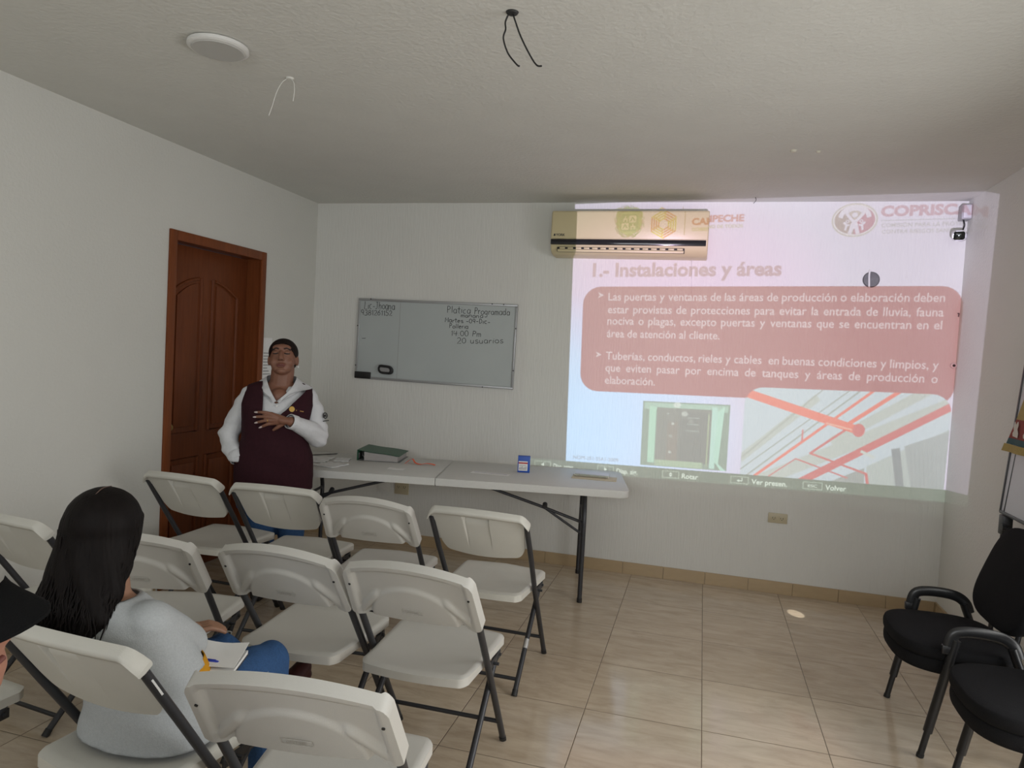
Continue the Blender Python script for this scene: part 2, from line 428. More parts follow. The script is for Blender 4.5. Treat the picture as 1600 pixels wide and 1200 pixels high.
# dark field, then the white page (the lamp's colour wheel drifts from violet to cyan over the page)
paint(quad(0, 0, 1024, 742), WHITE)
ty, tx = np.mgrid[0:TH*SS, 0:TW*SS].astype(np.float32); ty /= TH*SS; tx /= TW*SS
pg = buf[..., 0] > .1
blue = np.clip(1-((tx-.08)/.5)**2*1.2-((ty-.18)/.45)**2, 0, 1); pink = np.clip(1-((tx-.35)/.35)**2-((ty-.66)/.3)**2, 0, 1)
for k, (cb, cp) in enumerate(((-.085, .045), (.095, -.035), (.20, .0))): buf[..., k] += pg*(blue*cb+pink*cp)
# red panel with the two bullets
panel = rrect(33, 236, 981, 534, 50)
paint(fan(panel), PANEL)
for (x, y) in ((83, 260), (83, 429)):
    paint(fan([(x-9, y-9), (x+9, y), (x-9, y+9), (x-3, y)]), TXT)
LINES = [("Las puertas y ventanas de las áreas de producción o elaboración deben", 104, 941, 275), ("estar provistas de protecciones para evitar la entrada de lluvia, fauna", 104, 941, 311),
         ("nociva o plagas, excepto puertas y ventanas que se encuentran en el", 104, 940, 343), ("área de atención al cliente.", 104, 409, 379),
         ("Tuberías, conductos, rieles y cables  en buenas condiciones y limpios, y", 104, 941, 442), ("que eviten pasar por encima de tanques y áreas de producción o", 104, 942, 476), ("elaboración.", 104, 244, 511)]
def justified(txt, x0, x1, base, cap):
    """words keep the letter width of the shortest line; the gaps between them take up the slack"""
    ws = txt.split(' '); k = cap/CAP*.93
    parts = []
    for w_ in ws:
        if not w_: parts.append(None); continue
        t = text_tris(w_, .012); parts.append((t, t[..., 0].min(), t[..., 0].max()))
    tot = sum((p[2]-p[1])*k for p in parts if p); gap = (x1-x0-tot)/(len(parts)-1); x = x0
    for p in parts:
        if p:
            q = p[0].copy(); q[..., 0] = x+(p[0][..., 0]-p[1])*k; q[..., 1] = base-p[0][..., 1]*cap/CAP
            paint(q, TXT); x += (p[2]-p[1])*k
        x += gap
type_line('H', 0, None, 0, 1)
for i, (t, x0, x1, b0) in enumerate(LINES):
    if i in (3, 6): paint(type_line(t, x0, x1, b0, 21.5, .012), TXT)
    else: justified(t, x0, x1, b0, 21.5)
paint(type_line("1.- Instalaciones y áreas", 57, 555, 207, 36, .035), LAV)
# photo of a pair of dark doors
dx0, dy0, dx1, dy1 = 214, 555, 448, 735
def dq(a, b, c_, d_, col): paint(quad(dx0+(dx1-dx0)*a, dy0+(dy1-dy0)*b, dx0+(dx1-dx0)*c_, dy0+(dy1-dy0)*d_), col)
dq(0, 0, 1, 1, (.10, .15, .13)); dq(.02, .02, .98, .12, (.17, .27, .23)); dq(.08, .08, .16, .95, (.19, .34, .27)); dq(.17, .09, .80, .92, (.085, .095, .095))
dq(.30, .3, .42, .9, (.10, .09, .085)); dq(.44, .14, .78, .92, (.07, .08, .085)); dq(.80, .05, .86, .98, (.22, .36, .33)); dq(.17, .90, .72, .99, (.17, .24, .17))
paint(fan([(dx0+(dx1-dx0)*a, dy0+(dy1-dy0)*b) for a, b in ((.86, .12), (.94, .03), (.90, .9), (.99, 1), (.93, 1), (.85, .86))]), (.21, .36, .31))
dq(.76, .15, .775, .95, (.17, .22, .14))
for a, b, r_, cc in ((.36, .33, 4, .3), (.49, .17, 9, .24), (.30, .18, 3, .22), (.34, .52, 5, .17), (.34, .77, 5, .24), (.57, .28, 6, .13), (.40, .04, 10, .34)):
    paint(fan(ell(dx0+(dx1-dx0)*a, dy0+(dy1-dy0)*b, r_, r_*.8, 14)), (cc, cc*1.12, cc*1.08), .8)
for k in range(3): dq(.52, .22+.1*k, .66, .235+.1*k, (.14, .17, .165))
# photo of red pipes under a ceiling, rounded corners
px0, py0, px1, py1 = 484, 504, 979, 743
pipe_poly = [p for p in rrect(px0, py0, px1, py1+80, 46) if p[1] < py0+60]
pipe_poly = pipe_poly + [(px1, 741), (px0, 741)]
mark = buf.copy()
paint(fan(pipe_poly), (.265, .315, .365))
def pq(pts): return [(px0+(px1-px0)*a, py0+(py1-py0)*b) for a, b in pts]
RED = (.40, .075, .055); RED2 = (.30, .05, .06); GY = (.17, .19, .185)
for p0, p1, wd in (((.0, .80), (.36, .1), 20), ((.05, 1.1), (.98, .12), 34), ((.46, .55), (.9, -.05), 24)): paint(stroke(pq([p0, p1]), wd), (.235, .265, .262))
for p0, p1, wd in (((0, .80), (.40, -.02), 3), ((0, .93), (.53, -.02), 3), ((.02, 1.02), (.58, -.02), 4)): paint(stroke(pq([p0, p1]), wd), GY)
paint(fan(pq([(.63, .80), (1, .36), (1, 1.1), (.64, 1.1)])), (.215, .25, .255))
paint(fan(pq([(.80, .56), (1, .38), (1, 1.1), (.86, 1.1)])), (.165, .19, .205))
paint(fan(pq([(.74, .60), (.78, .58), (.82, 1.05), (.78, 1.05)])), (.10, .12, .14)); paint(fan(pq([(.36, 1.1), (.62, .82), (.63, 1.1)])), (.155, .175, .18))
for k in range(9): paint(stroke(pq([(.83+.02*k, .62+.0*k), (.86+.018*k, 1.05)]), 1.6), (.135, .155, .17))
for a, b, wd, cc in (((.31, 1.02), (1.0, .12), 19, RED2), ((.06, 1.02), (.64, -.02), 7, RED), ((.50, .40), (.76, -.02), 10, RED), ((.51, .43), (.35, .70), 6, RED2), ((.35, .70), (.63, .88), 5, RED2), ((.63, .88), (.645, 1.02), 7, RED2), ((.14, 1.0), (.28, .77), 3, RED2), ((.28, .77), (.54, .94), 3.5, RED2), ((.305, .45), (.305, .57), 4, RED2)):
    paint(stroke(pq([a, b]), wd), cc)
paint(stroke(pq([(-.02, .05), (.56, .41)]), 22, ), RED); paint(stroke(pq([(.42, .36), (.55, .42)]), 4), (.42, .20, .16))
paint(fan(ell(*pq([(.578, .42)])[0], 15, 17, 18)), RED2); paint(stroke(pq([(.60, .645), (.66, .70)]), 7), (.29, .31, .30))
# keep only what lies inside the rounded picture
keep = buf.copy(); buf[:] = 0; paint(fan(pipe_poly), (1, 1, 1)); inside = buf[..., 0] > .5; buf[:] = mark; buf[inside] = keep[inside]
del keep, mark
# reference under the left photo
paint(type_line("NOM-251-SSA1-2009", 22, 152, 732, 9.5), (.13, .14, .17))
# head: shield, interlaced hexagon, CAMPECHE
OL = (.135, .155, .07)
paint(fan([(112, 20), (122, 15), (134, 18), (146, 11), (158, 18), (170, 15), (180, 20), (183, 30), (179, 40), (182, 52), (178, 66), (172, 76), (160, 82), (146, 92), (132, 82), (120, 76), (114, 66), (110, 52), (113, 40), (109, 30)]), (.20, .21, .105))
paint(fan(rrect(122, 28, 170, 74, 10)), (.155, .17, .085))
paint(stroke(rrect(122, 28, 170, 74, 10), 2, True), OL)
for x, y in ((146, 32), (126, 52)): paint(fan(rrect(x-1, y, x+19, y+19, 3)), (.31, .27, .24)); paint(stroke([(x+3, y+15), (x+9, y+5), (x+15, y+14)], 3), OL)
for x, y in ((127, 32), (148, 53)):
    for q in ([(x+4, y+16), (x+4, y+9), (x+13, y+9), (x+13, y+16)], [(x+8.5, y+9), (x+8.5, y+2)]): paint(stroke(q, 3.4), (.30, .26, .23))
rs = random.Random(5)
for k in range(46):
    a_ = 2*PI*k/46; rx, ry = 36+rs.uniform(-4, 3), 38+rs.uniform(-4, 3); cx, cy = 146+rx*math.cos(a_), 51+ry*math.sin(a_)
    paint(stroke(ell(cx, cy, 3.2, 3.6, 8, rs.uniform(0, 360), rs.uniform(400, 600)), 1.5), OL if k % 3 else (.20, .11, .09))
for x in (118, 174): paint(stroke([(x, 78), (x+(146-x)*.3, 86), (x+(146-x)*.6, 92)], 2.5), OL)
YL = (.31, .25, .08); BR_ = (.30, .125, .085)
hx, hy = 239, 58
for side in range(6):
    a_ = R(60*side-90); cc = BR_ if side % 2 == 0 else YL
    p = np.array((math.cos(a_), math.sin(a_))); q = np.array((math.cos(a_+R(60)), math.sin(a_+R(60))))
    for k in range(4):
        r_ = 15+7.2*k; d_ = (q-p)
        s0 = p*r_; s1 = q*r_ + d_*(6 if k < 3 else 0)
        paint(stroke([(hx+s0[0], hy+s0[1]*1.05), (hx+s1[0], hy+s1[1]*1.05)], 4.0), cc)
paint(stroke([(295, 19), (295, 89)], 1.6), (.19, .13, .08))
paint(type_line("CAMPECHE", 313, 453, 62, 17, .045), (.27, .10, .10)); paint(type_line("GOBIERNO DE TODOS", 314, 451, 79, 8.5, .03), (.26, .22, .16))
# head: oval emblem of a grown-up holding up a child between two more, COPRISCAM
paint(fan(ell(720, 68, 54, 43)), (.26, .235, .23)); paint(fan(ell(720, 68, 50.5, 39.5)), (.35, .32, .37)); paint(fan(ell(720, 68, 47, 36)), (.185, .135, .14))
paint(fan(ell(720, 68, 47, 36, 30, -90, 90)), (.23, .09, .14))
WF = (.345, .315, .40)
paint(stroke(ell(720, 62, 33, 26, 14, 188, 352), 11), WF); paint(fan(ell(720, 44, 27, 12)), WF); paint(fan(ell(720, 55, 17, 11)), (.235, .19, .19)); paint(fan(ell(720, 55, 7, 6.5, 16)), WF)
for sx_ in (-1, 1):
    paint(stroke([(720+sx_*19, 52), (720+sx_*8, 66), (720+sx_*2, 72)], 7), WF); paint(stroke([(720, 70), (720+sx_*9, 100)], 9), WF)
    paint(stroke(ell(720+sx_*16, 71, 3.4, 3.2, 10), 2.2, True), WF); paint(stroke([(720+sx_*24, 74), (720+sx_*18, 80), (720+sx_*20, 92)], 5), WF); paint(stroke([(720+sx_*12, 80), (720+sx_*18, 82)], 4), WF)
paint(fan([(712, 76), (728, 76), (731, 90), (709, 90)]), WF)
paint(type_line("COPRISCAM", 779, 1008, 60, 24, .05), (.255, .145, .20)); paint(quad(780, 70.5, 1010, 72), (.20, .20, .22))
paint(type_line("COMISIÓN PARA LA PROTECCIÓN", 783, 1010, 88, 9.5, .02), (.235, .22, .25)); paint(type_line("CONTRA RIESGOS SANITARIOS", 785, 985, 104, 9.5, .02), (.235, .22, .25))
# viewer bar along the foot of the picture, on the dark margin too
inpage = quad(-118, 740, 1026, 771); paint(inpage, BAR)
for (x0, x1, lab, l0, l1, ic) in ((-92, -45, 'Diap. anter.', -36, 25, 'l'), (94, 139, 'Diap. sig.', 148, 207, 'r'), (277, 322, 'Rotar', 330, 374, 'u'), (461, 507, 'Ver presen.', 515, 606, 'e'), (646, 693, 'Volver', 701, 752, 'x')):
    paint(stroke([(x0, 747), (x1, 747), (x1, 765), (x0, 765)], 1.8, True), (.20, .25, .21))
    c_ = (x0+x1)/2; wt = (.34, .40, .36)
    if ic == 'l': paint(fan([(c_+4, 750), (c_+4, 762), (c_-5, 756)]), wt)
    if ic == 'r': paint(fan([(c_-4, 750), (c_-4, 762), (c_+5, 756)]), wt)
    if ic == 'u': paint(fan([(c_-5, 755), (c_+5, 755), (c_, 749.5)]), wt); paint(fan([(c_-5, 757), (c_+5, 757), (c_, 762.5)]), wt)
    if ic == 'e': paint(stroke([(c_+6, 750), (c_+6, 758), (c_-5, 758)], 2.4), wt); paint(fan([(c_-8, 758), (c_-2, 754), (c_-2, 762)]), wt)
    if ic == 'x': paint(type_line('ESC', x0+12, x1-12, 760, 7, .01), wt)
    paint(type_line(lab, l0, l1, 764, 13, .02), wt)
field = to_px(np.array([[(-150, -40), (1026, -40), (-150, 790)]], float))[0]
yy, xx = np.mgrid[0:TH*SS, 0:TW*SS]
allow = (yy > to_px(np.array([0., 792.]))[1]) & (xx < to_px(np.array([1026., 400.]))[0]) & (xx > to_px(np.array([-150., 400.]))[0])
buf[allow] = np.maximum(buf[allow], BLACK*.6)
img_arr = buf.reshape(TH, SS, TW, SS, 3).mean((1, 3))
img = bpy.data.images.new('slide', TW, TH, float_buffer=True)
img.colorspace_settings.name = 'Linear Rec.709'
px = np.ones((TH, TW, 4), np.float32); px[..., :3] = img_arr; img.pixels.foreach_set(px.ravel()); img.update()
del buf, img_arr, px, ty, tx, pg, blue, pink, allow, xx, yy

pd = bpy.data.lights.new('projector_lamp', 'SPOT'); pd.energy = 425; pd.spot_size = R(75); pd.spot_blend = 0; pd.shadow_soft_size = .003
pd.use_nodes = True; nt = pd.node_tree; N = nt.nodes; L = nt.links; em = N['Emission']
tc = N.new('ShaderNodeTexCoord'); sp = N.new('ShaderNodeSeparateXYZ'); L.new(tc.outputs['Normal'], sp.inputs[0])
D0 = YB-PJ[1]
def lmath(op, a, b):
    n = N.new('ShaderNodeMath'); n.operation = op
    for i, q in enumerate((a, b)):
        if isinstance(q, (int, float)): n.inputs[i].default_value = q
        else: L.new(q, n.inputs[i])
    return n.outputs[0]
nz = lmath('MULTIPLY', sp.outputs[2], -1.0)
uu = lmath('DIVIDE', sp.outputs[0], nz); vv = lmath('DIVIDE', sp.outputs[1], nz)
# slope -> plane of the wall -> picture
uu = lmath('MULTIPLY', lmath('ADD', lmath('MULTIPLY', uu, D0), PJ[0]-TX0), 1/(TX1-TX0))
vv = lmath('MULTIPLY', lmath('ADD', lmath('MULTIPLY', vv, D0), PJ[2]-TZ0), 1/(TZ1-TZ0))
cb = N.new('ShaderNodeCombineXYZ'); L.new(uu, cb.inputs[0]); L.new(vv, cb.inputs[1])
it = N.new('ShaderNodeTexImage'); it.image = img; it.extension = 'CLIP'; L.new(cb.outputs[0], it.inputs[0]); L.new(it.outputs[0], em.inputs[0]); em.inputs[1].default_value = 4.0
po = bpy.data.objects.new('projector_lamp', pd); po.location = PJ; po.rotation_euler = (R(90), 0, 0); link(po)

# ------------------------------------------------------------------ the lit page as a thing of its own: an added skin of plain wall plaster where the slide falls
def wall_pt(s, t):
    s, v = s/1024, t/742
    return ((SLQ[0][0]*(1-s)+SLQ[1][0]*s)*(1-v)+(SLQ[2][0]*(1-s)+SLQ[3][0]*s)*v, (SLQ[0][1]*(1-s)+SLQ[1][1]*s)*(1-v)+(SLQ[2][1]*(1-s)+SLQ[3][1]*s)*v)
def skin(name, poly, off, parent=None):
    pts = [(min(x, XR-.001), min(z, HC-.001)) for x, z in (wall_pt(*p) for p in poly)]
    mb = MB(); mb.prism(pts, 0, .0003, 0, Matrix(((1, 0, 0, 0), (0, 0, -1, YB-off), (0, 1, 0, 0), (0, 0, 0, 1))))
    return mb.build(name, M_wall_back, parent, smooth=None)
slide = skin('slide_skin', [(372, 10), (960, 8), (1000, 200), (985, 741), (0, 741), (0, 160), (372, 160)], .0002)
setp(slide, 'added plaster skin under the projected slide with a red text panel, on the back wall right of the whiteboard', 'projection')
skin('text_panel_skin', panel, .0005, slide)['label'] = 'added plaster skin under the projected red rounded panel with two bulleted paragraphs'
skin('door_photo_skin', [(dx0, dy0), (dx1, dy0), (dx1, dy1), (dx0, dy1)], .0005, slide)['label'] = 'added plaster skin under the projected greenish photo of dark doors'
skin('pipe_photo_skin', pipe_poly, .0008, slide)['label'] = 'added plaster skin under the projected rounded photo of red pipes under a ceiling'

# ------------------------------------------------------------------ white folding chairs
DT = Vector((0, -.556, .831)); NR = Vector((0, -.831, -.556)); OT = Vector((0, .25, 0))
def on_back(x, w_, n): return Vector((x, 0, 0)) + OT + DT*w_ + NR*n
US = sorted(set([-1, -.985, -.96, -.93, -.9, -.86] + [round(-.84+.021*k, 4) for k in range(81)] + [.86, .9, .93, .96, .985, 1]))
def seat_mesh():
    US2 = [-1, -.985, -.95, -.9] + [-.85+.085*k for k in range(21)] + [.9, .95, .985, 1]
    VS = [0, .012, .04, .08] + [.08+.045*k for k in range(1, 19)] + [.92, .96, .988, 1]
    top, bot = [], []
    for v in VS:
        rt_, rb = [], []
        for u in US2:
            hw = .198+.022*v
            y0 = -.205-.028*(1-u*u)-.0; y1 = .228+.012*(1-u*u)
            cr = .03*max(0, (abs(u)-.88)/.12)**2
            y0 += cr; y1 -= cr
            y = y0+(y1-y0)*v; x = u*hw
            z = .446 - .012*(1-u*u)*math.sin(PI*min(v*1.15, 1)) + .008*sstep(.75, 1, v)*(1-abs(u)) + .004*sstep(.3, 0, v)
            edge = min(1-abs(u), v*1.05, (1-v)*1.05)
            z -= .007*(1-sstep(0, .045, edge))
            rt_.append((x, y, z)); rb.append((x, y, .412+.004*(1-u*u)))
        top.append(rt_); bot.append(rb)
    return MB().shell(top, bot)
def back_scooped():
    top, bot = [], []; VS = [0, .012]+[.03+.024*k for k in range(35)]+[.87, .88, .91, .94, .97, .99, 1]
    for v in VS:
        rt_, rb = [], []
        for u in US:
            x = u*(.240-.010*v)
            wt = 1.022-.056*u*u - .022*max(0, (abs(u)-.93)/.07)**2.2
            wb_ = .742+.012*sstep(.80, .72, abs(u)) + .012*max(0, (abs(u)-.93)/.07)**2.2
            w_ = wb_+(wt-wb_)*v
            side = sstep(.83, .885, abs(u)); lip = sstep(.89, .915, v)
            dome = sstep(1.0, .90, math.hypot(x/.172, (w_-.735)/.185))
            dg = abs((abs(x)-.205)*.80+(w_-.755)*.60)          # diagonal strut from the lobe up to the dome
            strut = sstep(.020, .006, dg)*sstep(.89, .85, w_)*sstep(.09, .13, abs(x))
            low = sstep(.055, .02, v)*sstep(.66, .9, abs(u))
            n = .004+max(.020*side, .014*lip, .015*dome*(1-.35*sstep(.742, .90, w_)), .013*strut, .018*low)
            bow = .012*(1-u*u)
            rt_.append(on_back(x, w_, n+bow)); rb.append(on_back(x, w_, -.012+bow*.8-.006*(abs(u) > .9)))
        top.append(rt_); bot.append(rb)
    return MB().shell(top, bot)
def back_plain():
    US3 = sorted(set(US+[-.30, -.275, -.25, .25, .275, .30]))
    top, bot = [], []; VS = [0, .015, .04, .08, .13]+[.13+.045*k for k in range(1, 15)]+[.79, .82, .85, .87, .885, .90, .92, .95, .975, .99, 1]
    for v in VS:
        rt_, rb = [], []
        for u in US3:
            hw = .203+.012*min(v/.8, 1)+.027*sstep(.80, .90, v)
            x = u*hw
            wt = 1.020-.028*u*u-.040*max(0, (abs(u)-.82)/.18)**2.4
            wb_ = .742-.012*(1-u*u)+.045*max(0, (abs(u)-.80)/.20)**2.4
            w_ = wb_+(wt-wb_)*v
            lip = sstep(.885, .93, v)*sstep(1.03, .97, v)
            bow = .018*(1-u*u)
            rec = sstep(.285, .262, abs(u+.02))*sstep(.865, .845, v)*(.019*sstep(.12, .86, v))
            frame = sstep(.262, .25, abs(u+.02))
            rec = rec*(1-.55*frame*sstep(.80, .72, v))
            rt_.append(on_back(x, w_, .004+(.013+.010*sstep(.8, 1, abs(u)))*lip+bow-rec)); rb.append(on_back(x, w_, -.014+bow-.004*lip))
        top.append(rt_); bot.append(rb)
    return MB().shell(top, bot)
CH_TUBE = .0125
def chair(style, aged=False):
    t = thing('folding_chair', 'x', 'chair', group='white folding chairs')
    pm = M_plastic2 if style == 1 else M_plastic
    st = seat_mesh().build('seat', pm, t, smooth=40)
    bk = (back_plain() if style == 1 else back_scooped()).build('backrest', pm, t, smooth=50)
    xo = .229 if style == 1 else .222
    for s in (-1, 1):
        mb = MB(); mb.tube([OT+Vector((s*.224, 0, .012)), on_back(s*.224, .5, 0), on_back(s*xo, .735, .002), on_back(s*xo, .945 if style == 1 else .765, .003)], CH_TUBE, 12)
        lg = mb.build('leg', M_tube, t, smooth=60)
        MB().tube([OT+Vector((s*.224, .006, .0)), OT+Vector((s*.224, -.009, .022))], .0140, 12).build('foot_cap', M_foot, lg, smooth=60)
        mb = MB(); mb.tube([(s*.206, .165, .418), (s*.208, -.243, .012)], CH_TUBE*.95, 12)
        lg2 = mb.build('leg', M_tube, t, smooth=60)
        MB().tube([(s*.208, -.252, .0), (s*.208, -.234, .022)], .0136, 12).build('foot_cap', M_foot, lg2, smooth=60)
        # folding link under the seat, with rivets
        lk = MB(); lk.box((s*.2135-.003, .02, .375), (s*.2135+.003, .17, .405), .002)
        lk.tube([(s*.200, .07, .39), (s*.238, .07, .39)], .006, 10); lk.tube([(s*.200, .15, .392), (s*.224, .15, .392)], .006, 10)
        lk.build('hinge_link', M_tube, t)
        if style == 2:
            sc_ = MB()
            for w_ in (.905,): sc_.tube([on_back(s*.213, w_, .020), on_back(s*.213, w_, .0285)], .0042, 10)
            sc_.build('screw', M_screw, bk)
    MB().tube([(-.207, -.20, .055), (.207, -.20, .055)], .0085, 10).build('stretcher', M_tube, t, smooth=60)
    MB().tube([OT+Vector((-.224, -.078, .117)), OT+Vector((.224, -.078, .117))], .0085, 10).build('stretcher', M_tube, t, smooth=60)
    if style == 2:
        # small raised maker's plate with its lettering
        pl = MB(); o0 = .031
        tr = text_tris('LIFETIME', .02); k = .0085/CAP; lo, hi = tr[..., 0].min(), tr[..., 0].max()
        for q in tr:
            pts = [on_back((p[0]-(lo+hi)/2)*k, .803+p[1]*k, .0335) for p in q]; pl.add(pts, [(0, 1, 2)])
        fr = rrect(-.037, .797, .037, .818, .004, 3)
        pl.tube([on_back(x, w_, .0325) for x, w_ in fr], .0009, 6, closed=True)
        pl.build('maker_plate', mat('moulded_lettering', (.40, .385, .35), .5), bk, smooth=None)
    return t
proto = {1: chair(1), 2: chair(2)}
used = {1: False, 2: False}
def place_chair(style, x, y, deg, label):
    o = proto[style] if not used[style] else copy_tree(proto[style])
    used[style] = True
    o.location = (x, y, 0); o.rotation_euler = (0, 0, R(deg)); o['label'] = label
    return o
CHS = {}
for key, st, x, y, a_, lab in (
  ('A', 1, -2.545, 3.315, -2, 'white folding chair in front of the wooden door, against the left wall'),
  ('B', 1, -2.020, 3.300, 4, 'white folding chair straight in front of the standing presenter'),
  ('C', 2, -1.505, 3.262, 4, 'white scooped-back folding chair in the front row, before the table seam'),
  ('D', 1, -0.937, 3.290, -1, 'white folding chair before the right half of the table, silver sticker on its leg'),
  ('E', 2, -1.989, 2.312, 13, 'white scooped-back folding chair directly beyond the long-haired seated woman, barcode sticker on its leg'),
  ('F', 2, -1.389, 2.405, 1, 'white scooped-back folding chair with the dark red shoe under its seat'),
  ('G', 2, -0.903, 2.415, .5, 'white scooped-back folding chair with open floor to its right, in the middle row'),
  ('H', 2, -0.856, 1.590, 8, 'nearest white folding chair, beside the seated woman, cut by the bottom of the photo'),
  ('S', 1, -1.405, 1.600, -4, 'white folding chair on which the woman with long black hair sits'),
  ('L', 1, -2.502, 2.338, -6, 'white folding chair beside the left wall, beyond the black cap'),
  ('K', 1, -2.160, 1.440, 0, 'white folding chair under the black cap, only a seat corner and legs showing')):
    CHS[key] = place_chair(st, x, y, a_, lab)
def sticker(chair_, x, w0, w1, ink=True, m=None, rear=False):
    """printed label wrapped on the rear of a right-hand tube"""
    def pos(a, w_, r_):
        if rear:
            p0, p1 = Vector((.206, .165, .418)), Vector((.208, -.243, .012)); d_ = (p1-p0).normalized(); n1 = Vector((1, 0, 0)); n2 = d_.cross(n1)
            return p0+(p1-p0)*w_+n1*math.cos(a)*r_+n2*math.sin(a)*r_
        return on_back(x+math.cos(a)*r_, w_, math.sin(a)*r_)
    def patch(a0, a1, wa, wb_, r_):
        n = 8
        return [[pos(R(a0+(a1-a0)*k/n), q, r_) for k in range(n+1)] for q in (wa, wb_)]
    r_ = CH_TUBE
    t_ = MB().shell(patch(10, 120, w0, w1, r_+.0009), patch(10, 120, w0, w1, r_+.0002)).build('label_sticker', m or M_sticker, chair_, smooth=None)
    if ink:
        b = MB()
        for k in range(9):
            wa = w0+(w1-w0)*(.30+.07*k); b.shell(patch(30, 100, wa, wa+(w1-w0)*.028*(1+k % 2), r_+.0013), patch(30, 100, wa, wa+(w1-w0)*.028*(1+k % 2), r_+.001))
        b.shell(patch(35, 80, w0+(w1-w0)*.06, w0+(w1-w0)*.2, r_+.0013), patch(35, 80, w0+(w1-w0)*.06, w0+(w1-w0)*.2, r_+.001))
        b.build('barcode', M_ink, t_, smooth=None)
sticker(CHS['S'], .229, .845, .905)
sticker(CHS['E'], 0, .18, .34, rear=True)
sticker(CHS['F'], 0, .62, .72, rear=True)
sticker(CHS['D'], 0, .56, .64, False, mat('silver_sticker', (.6, .6, .6), .25, metal=.7), rear=True)

# ------------------------------------------------------------------ folding table under the whiteboard and slide
M_table = mat('speckled_grey_white_table_plastic', (.60, .60, .575), .5, spec=.35, noise=(120, .05, 5), bump=(300, .0004))
TA = R(11)
ta, tn = Vector((math.cos(TA), math.sin(TA), 0)), Vector((-math.sin(TA), math.cos(TA), 0))
TFR = Vector((-.392, 4.362, 0)); TC = TFR - ta*1.22 + tn*.38
table = thing('folding_table', 'long white folding table with a center seam under the whiteboard', 'table', TC, TA)
for s in (-1, 1):
    x0, x1 = (-1.22, -.0015) if s < 0 else (.0015, 1.22)
    mb = MB(); pl = rrect(x0, -.38, x1, .38, .006, 2)
    # outer corners are generously rounded
    out = []
    for cx, cy, a_ in ((x1, .38, 0), (x0, .38, 90), (x0, -.38, 180), (x1, -.38, 270)):
        r_ = .05 if (abs(cx) > .5) else .004
        ox, oy = cx-r_*(1 if cx == x1 else -1), cy-r_*(1 if cy > 0 else -1)
        for k in range(7): t = R(a_+15*k); out.append((ox+r_*math.cos(t), oy+r_*math.sin(t)))
    mb.prism(out, .694, .740, .006)
    half = mb.build('tabletop', M_table, table)
    # a lip that hangs below the panel along the rim
    xa, xb = sorted((s*.905, s*.985))
    for yy in (-.315, .285):
        lg = MB(); sg = 1 if yy < 0 else -1
        lg.tube(smooth_path([(s*.953, yy+sg*.10, .692), (s*.953, yy+sg*.045, .62), (s*.953, yy+sg*.008, .54), (s*.953, yy, .44), (s*.953, yy, .02)], 5), .0145, 12)
        l_ = lg.build('leg', M_tube, table, smooth=60)
        MB().tube([(s*.953, yy, 0), (s*.953, yy, .028)], .0165, 12).build('foot_cap', M_foot, l_, smooth=60)
    MB().tube([(s*.953, -.315+.004, .50), (s*.953, .285-.004, .50)], .010, 10).build('leg_crossbar', M_tube, table, smooth=60)
    br = MB(); br.tube([(s*.946, -.27, .50), (s*.68, -.27, .585), (s*.31, -.27, .692)], .0095, 10, sx=1.3)
    br.tube([(s*.70, -.27, .578), (s*.953, -.29, .425)], .008, 10); br.tube([(s*.70, -.285, .585), (s*.70, -.255, .60)], .016, 10)
    br.build('brace', M_tube, table, smooth=60)
MB().box((-.003, -.36, .687), (.003, .36, .700)).box((-.05, -.30, .680), (.05, -.26, .694), .002).box((-.05, .26, .680), (.05, .30, .694), .002).build('center_hinge', M_tube, table)

TZ = .7405
def on_table(o, x, y, deg=0, z=TZ): o.location = (x, y, z); o.rotation_euler = (0, 0, R(deg)); return o
# lever-arch binder lying flat, spine to the left
bd = thing('ring_binder', 'green marbled lever-arch binder full of pages lying on the table', 'binder')
on_table(bd, -2.20, 4.66, 12)
M_bgreen = mat('green_marbled_board', (.020, .085, .045), .45, noise=(160, .75, 8)); M_bedge = mat('grey_board_edge', (.16, .17, .17), .5)
M_pages = mat('page_block', (.36, .34, .33), .8, noise=(220, .25, 3, (.1, .1, 5)))
cov = MB(); cov.box((-.15, -.155, 0), (.15, .155, .003), .001); cov.build('back_cover', M_bedge, bd)
cov = MB(); top_ = [[(x, y, .075-.028*sstep(-.15, .15, x)+.004*math.sin(x*22)) for x in [(-.15+.03*k) for k in range(11)]] for y in (-.155, .155)]
cov.shell(top_, [[(x, y, z-.003) for x, y, z in r] for r in top_]); cov.build('front_cover', M_bgreen, bd, smooth=60)
cov = MB(); cov.box((-.156, -.155, 0), (-.150, .155, .076), .002); cov.build('spine', M_bgreen, bd)
pgm = MB(); t2 = [[(x, y, .068-.028*sstep(-.15, .15, x)+.004*math.sin(x*22)) for x in [(-.105+.024*k) for k in range(11)]] for y in (-.148, .148)]
pgm.shell(t2, [[(x, y, .0035) for x, y, z in r] for r in t2]); pgm.build('pages', M_pages, bd, smooth=None)
lv = MB()
for yy in (-.04, .04): lv.tube([(-.128+.018*math.cos(R(a_)), yy, .036+.028*math.sin(R(a_))) for a_ in range(0, 360, 24)], .003, 8, closed=True)
lv.box((-.150, -.13, .010), (-.146, .13, .05), .001); lv.build('lever_arch', mat('dull_steel', (.20, .2, .2), .4, metal=.8), bd)
